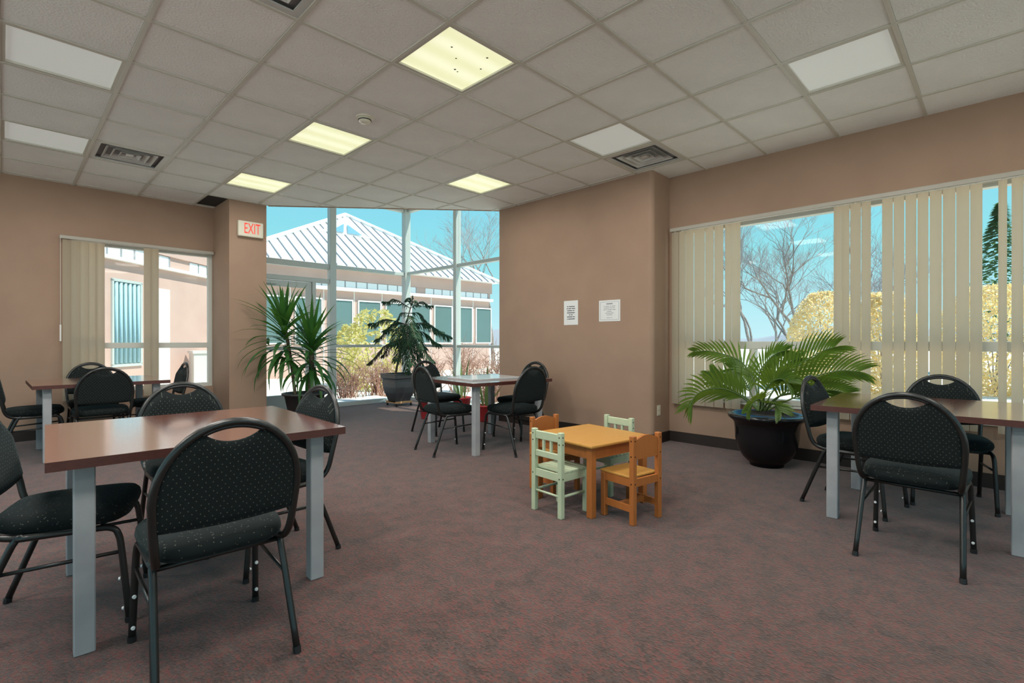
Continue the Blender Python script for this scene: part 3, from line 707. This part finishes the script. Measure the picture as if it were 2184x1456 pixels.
# ------------------------------------------------------------------ plants
def strip(b, pts, widths, side, fold=.25, nrm=None):
    n = len(pts); vs = []
    for i in range(n):
        t = (pts[min(i + 1, n - 1)] - pts[max(i - 1, 0)]).normalized(); s = (side - t * side.dot(t))
        s = s.normalized() if s.length > 1e-5 else t.orthogonal().normalized(); u = t.cross(s)
        vs += [pts[i] + s * widths[i] + u * widths[i] * fold, pts[i], pts[i] - s * widths[i] + u * widths[i] * fold]
    fs = []
    for i in range(n - 1): fs += [(3 * i, 3 * i + 1, 3 * i + 4, 3 * i + 3), (3 * i + 1, 3 * i + 2, 3 * i + 5, 3 * i + 4)]
    b.add(vs, fs)
def arc_leaf(b, p0, az, el0, Ln, droop, wd, n=8):
    pts = [Vector(p0)]; el = el0
    for i in range(n):
        pts.append(pts[-1] + Vector((math.cos(az) * math.cos(el), math.sin(az) * math.cos(el), math.sin(el))) * (Ln / n)); el = max(el - droop / n * (.4 + 1.3 * i / n), R(-86))
    ws = [wd * (.55 + .45 * math.sin(math.pi * min(1, (i / n) * 1.6 + .1) / 1.0) if i / n < .3 else 1 - ((i / n - .3) / .7) ** 1.7) * .5 for i in range(n + 1)]; ws[-1] = .0006
    strip(b, pts, ws, Vector((-math.sin(az), math.cos(az), 0)))
# --- yucca by the door
yc = atd(650, 900, 6.75); yx, yy = yc.x, yc.y
t = tag(empty('yucca_plant', (yx, yy, 0)), 'tall yucca with two crowns of sword leaves in a dark pot by the glass door', 'plant')
MB().lathe([(.17, 0), (.175, .01), (.255, .40), (.285, .405), (.29, .43), (.265, .43), (.25, .395), (.0001, .39)], 36).build('pot', M['brown_pot'], t, smooth='r')
MB().lathe([(.25, .39), (.0001, .392)], 24).build('soil', M['soil'], t)
def loc(px, py, d): return atd(px, py, d) - Vector((yx, yy, 0))
crowns = [(loc(606, 688, 6.68), loc(630, 838, 6.73), .021, 64, 1.0), (loc(664, 722, 6.72), loc(662, 838, 6.76), .034, 68, .97)]
for ci, (top, bot, rad, nl, scl) in enumerate(crowns):
    MB().tube(smooth_path([bot - Vector((0, 0, .04)), bot.lerp(top, .5) + Vector((.01, 0, 0)), top], 6), rad, 10).build('stem', M['trunk'], t, smooth=True)
    for k in range(nl):
        f = k / nl; az = k * 2.399 + ci; e0 = R(84 - 112 * f ** .85 + rnd.uniform(-10, 10)); Ln = (.46 + .22 * rnd.random() + .12 * math.sin(f * 3.1)) * scl
        dr = R(10 + 110 * f ** 1.2 + rnd.uniform(-8, 12)); b = MB()
        p0 = top - Vector((0, 0, .48 * f ** 1.3)) + Vector((math.cos(az), math.sin(az), 0)) * rad * .7
        if yy + p0.y + math.sin(az) * Ln * .9 > 8.03 and math.sin(az) > 0: Ln *= .8
        arc_leaf(b, p0, az, e0, Ln, dr, .052 + .014 * rnd.random()); b.v = [(v[0], min(v[1], 7.13 - yy), v[2]) if v[0] + yx < 2.55 else v for v in b.v]; b.build('leaf', M['yucca'], t, smooth=True)
# --- norfolk pine in square pot on a dolly
nx_, ny_ = 4.86, 7.55
t = tag(empty('norfolk_pine', (nx_, ny_, 0)), 'drooping Norfolk pine in a square charcoal pot at the glazed corner', 'plant')
b = MB()
def sqr(prof):
    vs = []; fs = []; rr = .012
    for (s, z) in prof: vs += [(-s, -s, z), (s, -s, z), (s, s, z), (-s, s, z)]
    for i in range(len(prof) - 1):
        for k in range(4): fs.append((i * 4 + k, i * 4 + (k + 1) % 4, (i + 1) * 4 + (k + 1) % 4, (i + 1) * 4 + k))
    fs.append((3, 2, 1, 0)); fs.append(tuple(range((len(prof) - 1) * 4, len(prof) * 4))); return MB().add(vs, fs)
P0 = .085
prof = [(.135, 0), (.148, .05), (.178, .14), (.20, .24), (.207, .32), (.205, .345), (.212, .35), (.212, .365), (.206, .372), (.21, .385), (.226, .40), (.228, .455), (.235, .46), (.235, .475), (.212, .475), (.205, .43)]
sqr([(s, z + P0) for s, z in prof]).build('pot', M['grey_pot'], t)
MB().box(-.2, .2, -.2, .2, P0 + .425, P0 + .435).build('soil', M['soil'], t)
dl = MB().box(-.165, .165, -.165, .165, .052, .064).box(-.165, .165, -.165, -.135, .064, .085).box(-.165, .165, .135, .165, .064, .085).build('dolly', M['dolly'], t, bevel=.002, seg=1)
for sx in (-1, 1):
    for sy in (-1, 1): MB().tube([(sx * .145 - .009, sy * .145, .022), (sx * .145 + .009, sy * .145, .022)], .022, 14).box(sx * .145 - .012, sx * .145 + .012, sy * .145 - .006, sy * .145 + .006, .022, .053).build('caster', M['black'], dl)
D0 = (Vector((nx_, ny_, 0)) - CP).dot(fw)
def nl_(px, py, d=0): return atd(px, py, D0 + d) - Vector((nx_, ny_, 0))
tr = smooth_path([nl_(842, 806), nl_(852, 755), nl_(862, 705), nl_(872, 668), nl_(880, 642)], 6)
MB().tube(tr, [.022 - .016 * i / (len(tr) - 1) for i in range(len(tr))], 8).build('trunk', M['trunk'], t, smooth=True)
def pine_branch(path, lenb, dens=1.0, dry=False):
    pts = smooth_path(path, 8); st = MB().tube(pts, [.007 * (1 - .7 * i / (len(pts) - 1)) for i in range(len(pts))], 5).build('branch', M['trunk'], t, smooth=True)
    b = MB(); tot = sum((pts[i + 1] - pts[i]).length for i in range(len(pts) - 1)); n = int(tot / .0075 * dens); acc = 0
    for k in range(n):
        u = .08 + .92 * k / max(1, n - 1); fi = u * (len(pts) - 1); i = min(int(fi), len(pts) - 2); p = pts[i].lerp(pts[i + 1], fi - i); tg = (pts[i + 1] - pts[i]).normalized()
        side = tg.cross(Vector((0, 0, 1))).normalized() * (1 if k % 2 else -1)
        Lb = 1.25 * lenb * (.55 + .45 * math.sin(math.pi * min(1, u * .9 + .15))) * rnd.uniform(.75, 1.1) * (1 if u < .85 else .6)
        d0 = (side * rnd.uniform(.5, 1.0) + tg * rnd.uniform(.3, .8) + Vector((0, 0, -.15 + rnd.uniform(-.5, .35)))).normalized(); q = [p]
        for m_ in range(4):
            q.append(q[-1] + d0 * (Lb / 4)); d0 = (d0 + Vector((0, 0, -.40)) + tg * .05).normalized()
        b.tube(q, [.0045, .0062, .0068, .006, .0015], 3, cap=False)
    o = b.build('needles', M['needle_dry'] if dry else M['needle'], st, smooth=True); o['kind'] = 'stuff'
def on_tr(f): return tr[int(f * (len(tr) - 1))]
BR = [(.86, (815, 643), .0, .10, .05), (.86, (922, 652), -.1, .10, .05), (.88, (868, 640), -.25, .08, .05), (.88, (893, 650), .2, .08, .05), (.97, (880, 634), 0, .05, .03),
      (.62, (787, 690), -.1, .15, .04), (.62, (962, 718), -.15, .17, .06), (.60, (946, 708), .25, .15, .05), (.62, (820, 705), .3, .13, .03), (.60, (870, 735), -.45, .16, .06), (.60, (905, 745), -.38, .16, .06), (.6, (835, 735), -.4, .15, .05),
      (.42, (784, 776), -.15, .13, .05), (.42, (925, 772), -.25, .17, .06), (.44, (880, 778), -.4, .18, .06), (.42, (845, 770), -.38, .15, .06), (.40, (910, 790), -.1, .15, .05), (.42, (815, 760), .2, .12, .05), (.5, (900, 760), .3, .14, .05), (.52, (800, 725), .1, .14, .06), (.52, (940, 735), 0, .16, .06), (.55, (890, 720), -.5, .15, .06), (.5, (858, 745), .4, .15, .06), (.75, (840, 690), -.1, .12, .05), (.75, (915, 690), -.05, .13, .05), (.72, (880, 700), -.3, .13, .04), (.35, (870, 795), -.2, .14, .05)]
for k, (f, tip, dd, lb, arch_) in enumerate(BR):
    a = on_tr(f); c = nl_(tip[0], tip[1], dd); mid = a.lerp(c, .5) + Vector((0, 0, arch_ + .04)); q3 = a.lerp(c, .82) + Vector((0, 0, arch_ * .3))
    pine_branch([a, mid, q3, c], lb, 1.0, dry=(k in (12, 17)))
# --- palm in round black pot
ppx, ppy = 4.875, 1.545
t = tag(empty('potted_palm', (ppx, ppy, 0)), 'areca palm with arching fronds in a glossy round black pot', 'plant')
MB().lathe([(.14, 0), (.145, .03), (.16, .035), (.20, .075), (.245, .15), (.262, .24), (.268, .33), (.275, .385), (.295, .41), (.322, .43), (.328, .447), (.322, .462), (.30, .468), (.283, .455), (.27, .42), (.0001, .41)], 48).build('pot', M['gloss_pot'], t, smooth='r')
MB().lathe([(.27, .412), (.0001, .418)], 24).build('soil', M['soil'], t)
def pl(cx, cy, d): return atd(1420 + cx / 4.55, 700 + cy / 4.55, d) - Vector((ppx, ppy, 0))
FR = [([(900, 800, 4.5), (820, 730, 4.5), (700, 640, 4.48), (550, 585, 4.45), (400, 592, 4.4), (290, 650, 4.36), (225, 760, 4.33)], .27),
      ([(900, 800, 4.6), (880, 600, 4.65), (820, 440, 4.72), (720, 315, 4.8), (560, 250, 4.85), (400, 218, 4.9), (280, 228, 4.92)], .17),
      ([(930, 800, 4.6), (900, 600, 4.63), (915, 420, 4.62), (1000, 300, 4.6), (1090, 235, 4.58), (1170, 215, 4.55)], .15),
      ([(950, 800, 4.5), (1020, 640, 4.42), (1150, 480, 4.35), (1320, 340, 4.28), (1500, 230, 4.2), (1640, 180, 4.12)], .27),
      ([(970, 800, 4.45), (1100, 660, 4.35), (1300, 530, 4.25), (1500, 450, 4.15), (1700, 410, 4.07), (1880, 420, 4.0)], .26),
      ([(970, 800, 4.4), (1040, 700, 4.25), (1150, 640, 4.12), (1260, 630, 4.05), (1340, 670, 4.0), (1390, 740, 3.97)], .25),
      ([(940, 800, 4.4), (960, 640, 4.2), (1030, 520, 4.1), (1120, 490, 4.05), (1190, 530, 4.0)], .18),
      ([(890, 800, 4.6), (830, 640, 4.7), (760, 500, 4.75), (690, 420, 4.8), (640, 400, 4.82)], .16),
      ([(910, 800, 4.35), (920, 720, 4.2), (900, 690, 4.12), (850, 720, 4.05), (800, 800, 4.02)], .13),
      ([(980, 800, 4.5), (1180, 700, 4.35), (1400, 620, 4.22), (1600, 600, 4.12), (1760, 630, 4.05)], .18),
      ([(930, 800, 4.6), (960, 620, 4.65), (1050, 450, 4.6), (1200, 330, 4.5), (1300, 290, 4.45)], .17),
      ([(890, 800, 4.55), (800, 690, 4.6), (650, 600, 4.62), (520, 520, 4.62), (440, 440, 4.62)], .17),
      ([(920, 800, 4.3), (990, 730, 4.15), (1060, 740, 4.05), (1110, 800, 4.0)], .15)]
leafcount = 0; extra = MB()
for pts, ln in FR:
    path = smooth_path([pl(*p) for p in pts], 8)
    st = MB().tube(path, [.009 * (1 - .75 * i / (len(path) - 1)) for i in range(len(path))], 6).build('frond', M['rachis'], t, smooth=True)
    np_ = 19; lastside = None
    for k in range(np_):
        u = .30 + .68 * k / (np_ - 1); fi = u * (len(path) - 1); i = min(int(fi), len(path) - 2); p = path[i].lerp(path[i + 1], fi - i); tg = (path[i + 1] - path[i]).normalized()
        s0 = (tg.cross(Vector((0, 0, 1))) * .45 + tg.cross(fw)); s0 = s0.normalized() if s0.length > .1 else rt.copy()
        if lastside is not None and s0.dot(lastside) < 0: s0.negate()
        lastside = s0
        for sg in (-1, 1):
            Lb = ln * (.45 + .75 * math.sin(math.pi * min(1, .12 + u * .86)) ** .8) * rnd.uniform(.9, 1.08)
            d0 = (s0 * sg * (.85 - .35 * u) + tg * (.55 + .35 * u) + Vector((0, 0, .22))).normalized(); q = [p]
            for m_ in range(4): q.append(q[-1] + d0 * (Lb / 4)); d0 = (d0 + Vector((0, 0, -.17))).normalized()
            for v in q:
                if v.x + ppx > 5.2: v.x = 5.2 - ppx
            b = extra if leafcount >= 300 and k % 2 else MB()
            strip(b, q, [.004, .0095, .0105, .0075, .0006], tg, .3); leafcount += 1
            if b is not extra:
                b.build('leaflet', M['palm'], st, smooth=True)
if extra.v: o = extra.build('leaflets', M['palm'], t, smooth=True); o['kind'] = 'stuff'
# --- small potted plants on the floor by the corner glazing
def snake(px, py, d, pot, lab, npot, hs, r=.11, hp=.2):
    p = atd(px, py, d); t = tag(empty('potted_plant', (p.x, p.y, 0)), lab, 'plant')
    MB().lathe([(r * .72, 0), (r * .75, .01), (r, hp - .025), (r * 1.07, hp - .02), (r * 1.07, hp), (r * .95, hp), (r * .9, hp - .03), (.0001, hp - .03)], 24).build('pot', pot, t, smooth='r')
    for k in range(len(hs)):
        b = MB(); az = k * 2.4 + px; arc_leaf(b, (math.cos(az) * r * .4, math.sin(az) * r * .4, hp - .04), az, R(84 - 5 * k), hs[k], R(12), .05); b.build('leaf', M['snake'], t, smooth=True)
snake(1036, 860, 7.05, M['red_pot'], 'snake plant in a red pot near the notice wall, behind the middle table', 1, [.62, .5, .66, .45, .35, .4], .13, .23)
snake(985, 860, 7.75, M['red_pot'], 'spiky plant in a red pot between the pine and the middle table', 1, [.72, .6, .5, .55, .45], .14, .26)
snake(915, 860, 7.3, M['red_pot'], 'leafy plant in a red pot partly hidden by the chair left of the middle table', 1, [.3, .35, .25, .3], .15, .28)

# ------------------------------------------------------------------ exterior
g = struct(MB().box(-60, 140, -60, 140, -.40, -.16).build('ground', M['ground']))
YB, ZS = 17.5, [-.16, 3.0, 3.11, 3.36, 3.84]
bld = tag(empty('pavilion_building', (10.9, YB, 0)), 'low pink stucco pavilion with white standing-seam pyramid roof behind the glass', 'building')
def bp(b, name, m, par=bld, **k): return b.build(name, m, par, **k)
x0, x1 = 5.1 - 10.9, 16.3 - 10.9
bp(MB().box(x0, x1, .08, 9, -.16, 3.0), 'wall', M['stucco'])
bp(MB().box(x0 - .1, x1 + .1, -.03, 9, 3.36, 3.84), 'fascia', M['stucco'])
bp(MB().box(x0, x1, .0, 9, 3.10, 3.36), 'clerestory_band', M['stucco'])
bp(MB().box(x0 - .1, x1 + .1, -.12, 9, 2.98, 3.10), 'ledge', M['white_ext'])
k = 0; x = 5.35
while x < 16.1:
    if not (11.72 < x < 12.2):
        bp(MB().box(x - 10.9, x + .40 - 10.9, -.02, .0, 3.115, 3.345), 'clerestory_pane', M['clere']); bp(MB().box(x + .40 - 10.9, x + .45 - 10.9, -.022, .0, 3.11, 3.355), 'divider', M['seam'])
    x += .45
for k in range(-3, 6):
    xs = 9.52 + 1.19 * k - 10.9
    f = bp(MB().box(xs - .04, xs + .94, .02, .08, 1.0, 1.05).box(xs - .04, xs + .94, .02, .08, 2.62, 2.67).box(xs - .04, xs, .02, .08, 1.05, 2.62).box(xs + .90, xs + .94, .02, .08, 1.05, 2.62), 'window', M['white_ext'])
    MB().box(xs, xs + .9, .05, .07, 1.05, 2.62).build('pane', M['ext_glass'], f)
    bp(MB().box(xs - .20, xs - .17, .065, .08, -.1, 2.98), 'joint', M['white_ext'])
# pyramid roof with seams
ex0, ex1, ey0, ey1, ez = x0 - .2, x1 + .25, -.45, 8.6, 3.84
ap = Vector((11.0 - 10.9, 4.05, 6.86))
rf = MB().add([(ex0, ey0, ez), (ex1, ey0, ez), (ex1, ey1, ez), (ex0, ey1, ez), ap], [(0, 1, 4), (1, 2, 4), (2, 3, 4), (3, 0, 4), (3, 2, 1, 0)]).build('roof', M['roofw'], bld)
A = Vector((ex0, ey0, ez)); B = Vector((ex1, ey0, ez)); nrm = (B - A).cross(ap - A).normalized()
ns = 30
for k in range(1, ns):
    x = ex0 + (ex1 - ex0) * k / ns
    tt = (x - ex0) / (ap.x - ex0) if x < ap.x else (ex1 - x) / (ex1 - ap.x)
    p0 = Vector((x, ey0, ez)); p1 = Vector((x, ey0 + (ap.y - ey0) * tt, ez + (ap.z - ez) * tt)); u = (p1 - p0); s_ = Vector((.013, 0, 0))
    vs = [p0 - s_, p0 + s_, p1 + s_, p1 - s_]; vs += [v + nrm * .05 for v in vs]
    MB().add(vs, [(0, 1, 2, 3), (7, 6, 5, 4), (0, 4, 5, 1), (1, 5, 6, 2), (2, 6, 7, 3), (3, 7, 4, 0)]).build('seam', M['seam'], rf)
for (P_, Q_) in ((A, ap), (B, ap)): MB().tube([P_ + nrm * .04, Q_ + nrm * .04], .10, 6).build('hip_cap', M['roofw'], rf)
# gablet with triangular glazing
gy = 2.0; a3 = ony(735, 463, YB + gy) - Vector((10.9, YB, 0)); l3 = ony(684, 493, YB + gy) - Vector((10.9, YB, 0)); r3 = ony(792, 503, YB + gy) - Vector((10.9, YB, 0)); zb = min(l3.z, r3.z)
l3.z = r3.z = zb
gb = MB().add([a3, l3, r3, a3 + Vector((0, 2.2, 0)), l3 + Vector((0, 2.2, 0)), r3 + Vector((0, 2.2, 0))], [(0, 1, 2), (3, 5, 4), (0, 3, 4, 1), (0, 2, 5, 3), (1, 4, 5, 2)]).build('gablet', M['roofw'], rf)
cen = (a3 + l3 + r3) / 3; sh = lambda v: cen + (v - cen) * .62 + Vector((0, -.03, 0))
ga, gl, gr = sh(a3), sh(l3), sh(r3); gm = Vector((ga.x, gl.y, gl.z)); e_ = Vector((.09, 0, 0))
M['sky_glass'] = mat('gablet_glass', (.22, .45, .62), .1, 0, .7)
MB().add([ga - e_ * .8 - Vector((0, 0, .1)), gl, gm - e_], [(0, 1, 2)]).build('gablet_pane', M['sky_glass'], gb); MB().add([ga + e_ * .8 - Vector((0, 0, .1)), gm + e_, gr], [(0, 1, 2)]).build('gablet_pane', M['sky_glass'], gb)
# angled wing seen through the left window
f2 = Vector((math.cos(YAW), math.sin(YAW), 0)); OFFS = -8.87
wing = tag(empty('angled_wing', f2 * 9.0 + rt * OFFS, YAW), 'pink stucco wing with curtained window seen through the left window', 'building')
# local x along view direction, local -y faces the courtyard (right of it)
Dw = lambda px: 8.87 * F / (1092 - px) - 9.0
bp(MB().box(-4, 6.4, .0, .4, -.16, 2.95), 'wall', M['stucco'], wing); bp(MB().box(-4, 6.4, -.04, .4, 3.30, 3.86), 'fascia', M['stucco'], wing)
bp(MB().box(-4, 6.4, .02, .4, 3.0, 3.30), 'clerestory_band', M['stucco'], wing); bp(MB().box(-4, 6.4, -.13, .4, 2.93, 3.0), 'ledge', M['white_ext'], wing)
for k in range(14):
    q = .4 + k * .40
    if 3.05 < q < 3.6 or 3.9 < q < 4.5: continue
    bp(MB().box(q, q + .34, .0, .02, 3.02, 3.28), 'clerestory_pane', M['clere'], wing); bp(MB().box(q + .34, q + .40, -.002, .02, 3.0, 3.30), 'divider', M['seam'], wing)
bp(MB().box(3.75, 4.05, -.05, -.04, 3.42, 3.75), 'sign_plate', M['white_ext'], wing)
f = bp(MB().box(Dw(236), Dw(240), -.04, 0, .58, 2.5).box(Dw(297), Dw(301), -.04, 0, .58, 2.5).box(Dw(236), Dw(301), -.04, 0, .54, .60).box(Dw(236), Dw(301), -.04, 0, 2.46, 2.52), 'window', M['alu'], wing)
for k in range(6):
    a = Dw(240) + (Dw(297) - Dw(240)) * (k + .1) / 6; MB().tube([(a + .07, -.012, .62), (a + .07, -.012, 2.44)], .045, 8, flat=.5).build('curtain', M['curtain'], f, smooth=True)
MB().box(Dw(240), Dw(297), -.006, -.001, .6, 2.46).build('pane', M['ext_glass'], f)
bp(MB().box(Dw(335), Dw(360), -.03, 0, .0, 2.44), 'service_door', M['white_ext'], wing)
ub = atd(431, 800, 13.6); tag(MB().box(-.25, .25, -.25, .25, 0, .95).box(-.28, .28, -.28, .28, .95, 1.02).build('utility_box', M['vent'], loc=(ub.x, ub.y, -.16)), 'grey utility cabinet outside the left window', 'cabinet')

def shrub(name, c, rx, rz, n, m, lab, leaf=.09, stems=0, sm=None, cat='shrub'):
    t = tag(empty(name, (c[0], c[1], -.16)), lab, cat); b = MB()
    for k in range(n):
        a = rnd.uniform(0, 2 * math.pi); v = rnd.random() ** .5; z = rnd.random(); rr = rx * (math.sin(math.pi * (.12 + .80 * z)) ** .7) * (.55 + .45 * v)
        p = Vector((math.cos(a) * rr, math.sin(a) * rr, rz * z)); u = Vector((rnd.gauss(0, 1), rnd.gauss(0, 1), rnd.gauss(0, 1))).normalized() * leaf; w_ = u.orthogonal().normalized() * leaf * .5
        b.add([p - u, p + w_, p + u, p - w_], [(0, 1, 2, 3)])
    o = b.build('foliage', m, t); o['kind'] = 'stuff'
    b = MB()
    for k in range(max(stems, 5)):
        a = rnd.uniform(0, 2 * math.pi); q = rnd.uniform(.2, .95); b.tube([(0, 0, 0), (math.cos(a) * rx * q * .5, math.sin(a) * rx * q * .5, rz * .5), (math.cos(a) * rx * q, math.sin(a) * rx * q, rz * rnd.uniform(.6, .95))], [.014, .010, .004], 4)
    o = b.build('stems', sm or M['twig'], t); o['kind'] = 'stuff'; return t
def twiggy(c, rx, rz, n, m, lab):
    t = tag(empty('twig_shrub', (c[0], c[1], -.16)), lab, 'shrub'); b = MB()
    for k in range(n):
        a = rnd.uniform(0, 6.283); q = rnd.random(); p = Vector((rnd.gauss(0, .12), rnd.gauss(0, .12), 0)); path = [p]; d = Vector((math.cos(a) * q * .7, math.sin(a) * q * .7, 1.0)).normalized(); L_ = rz * rnd.uniform(.6, 1.05)
        for i in range(4): path.append(path[-1] + d * L_ / 4); d = (d + Vector((rnd.gauss(0, .3), rnd.gauss(0, .3), -.05))).normalized()
        b.tube(path, [.011, .009, .007, .005, .002], 3, cap=False)
        for i in (2, 3):
            for s in range(3):
                e = path[i] + Vector((rnd.gauss(0, .2), rnd.gauss(0, .2), rnd.uniform(.02, .3))) * rx; b.tube([path[i], e], [.005, .002], 3, cap=False)
    o = b.build('stems', m, t); o['kind'] = 'stuff'; return t
def gp(px, d): v = atd(px, 728, d); return (v.x, v.y)
shrub('leafy_shrub', gp(800, 13.2), .85, 2.1, 1600, M['shrub'], 'rounded yellow-green shrub behind the norfolk pine, outside the glass', .07)
shrub('leafy_shrub', gp(748, 14.6), .55, 1.75, 900, M['shrub'], 'smaller pale green shrub beside the larger one, outside the glass', .07)
TW = [(742, 10.4, .5, 1.05, 'reddish bare twig shrub behind the mullion right of the door'), (806, 11.5, .5, 1.1, 'reddish bare twig shrub left of the pine trunk, outside'), (905, 10.6, .55, 1.15, 'bare twig shrub outside, seen behind the pine branches'), (985, 12.6, .6, 1.6, 'tall bare twig shrub outside the narrow right pane'), (1048, 10.6, .55, 1.35, 'bare twig shrub outside, closest to the notice wall')]
for (px, d, rx, rz, lab) in TW: twiggy(gp(px, d), rx, rz, 70, M['redtwig'], lab)
def bare_tree(c, H, lab, seed, r0=.16, levels=5, spread=.5, bark=None):
    rn = random.Random(seed); t = tag(empty('bare_tree', (c[0], c[1], -.2)), lab, 'tree'); b = MB(); tw = MB()
    def grow(p, d, L_, r, lv):
        pts = [p]; dd = d.copy(); n = 4
        for i in range(n):
            dd = (dd + Vector((rn.gauss(0, .13), rn.gauss(0, .13), .05))).normalized(); pts.append(pts[-1] + dd * L_ / n)
        (b if lv > 2 else tw).tube(pts, [r * (1 - .35 * i / n) for i in range(n + 1)], 6 if lv > 3 else 3, cap=False)
        if lv == 0: return
        for k in range(3 if lv > 1 else 4):
            i = rn.choice((2, 3, 4)) if k else 4; ax = Vector((rn.gauss(0, 1), rn.gauss(0, 1), rn.gauss(0, .5))).normalized()
            nd = (dd + ax * spread * rn.uniform(.7, 1.4)).normalized(); grow(pts[i], nd, L_ * rn.uniform(.62, .82), r * .58, lv - 1)
    grow(Vector((0, 0, 0)), Vector((0, 0, 1)), H * .27, r0 * .62, levels)
    b.build('trunk', bark or M['bark'], t); o = tw.build('twigs', M['twig'], t); o['kind'] = 'stuff'; return t
bare_tree(gp(1615, 20), 8.0, 'bare tree seen at the left of the open blind gap', 3, .13, 7, .55)
bare_tree(gp(1700, 17), 6.6, 'bare forked tree in the middle of the right window', 11, .15, 7, .55)
bare_tree(gp(1765, 24), 8.5, 'bare tree beside the first group of closed slats', 5, .16, 7, .55)
bare_tree(gp(1885, 17), 8.0, 'bare tree glimpsed through the narrow slat gap', 8, .14, 6, .6)
bare_tree(gp(1052, 26), 11.5, 'bare tree rising behind the pavilion at right', 21, .16, 6, .55)
bare_tree(gp(1660, 34), 9.5, 'distant bare tree between the nearer two', 13, .16, 6, .6)
shrub('golden_shrub', gp(1765, 13.5), 1.0, 2.6, 7000, M['gold'], 'golden dry shrub at the edge of the wide blind gap', .055)
shrub('golden_shrub', gp(1885, 10.6), .7, 2.3, 5000, M['gold'], 'golden dry shrub filling the narrow slat gap', .055)
shrub('golden_shrub', gp(2120, 12.0), 1.2, 2.6, 8000, M['gold'], 'golden dry shrub below the conifer at the far right', .055)
# conifer
cx_, cy_ = gp(2135, 19); t = tag(empty('conifer_tree', (cx_, cy_, -.2)), 'dark green conifer at the far right of the right window', 'tree')
MB().tube([(0, 0, 0), (0, 0, 6.6)], [.14, .02], 8).build('trunk', M['bark'], t); b = MB()
for k in range(2600):
    z = 1.4 + 5.2 * rnd.random(); rr = (6.9 - z) * .30 * rnd.random() ** .5; a = rnd.uniform(0, 6.283); p = Vector((math.cos(a) * rr, math.sin(a) * rr, z - rr * .3)); u = Vector((math.cos(a), math.sin(a), -.3)) * .16; v = Vector((-math.sin(a), math.cos(a), .2)) * .06
    b.add([p - u * .3, p + v, p + u, p - v], [(0, 1, 2, 3)])
o = b.build('needles', M['conifer'], t); o['kind'] = 'stuff'
# distant hill and pale car park
b = MB(); n = 40; vs = []
for k in range(n + 1):
    a = R(-40 + 130 * k / n); h_ = 2.2 + 1.0 * math.sin(k * .55) + .6 * math.sin(k * 1.3)
    vs += [(92 * math.cos(a), 92 * math.sin(a), -.3), (95 * math.cos(a), 95 * math.sin(a), h_), (110 * math.cos(a), 110 * math.sin(a), h_ * 1.05 + .4), (118 * math.cos(a), 118 * math.sin(a), -.3)]
fs = []
for k in range(n):
    for j in range(3): fs.append((k * 4 + j, k * 4 + j + 1, k * 4 + j + 5, k * 4 + j + 4))
struct(b.add(vs, fs).build('hills', M['hill'], smooth='r'))
struct(MB().box(2.4, 5.6, 8.19, 9.6, -.16, -.04).build('paving', M['paving']))
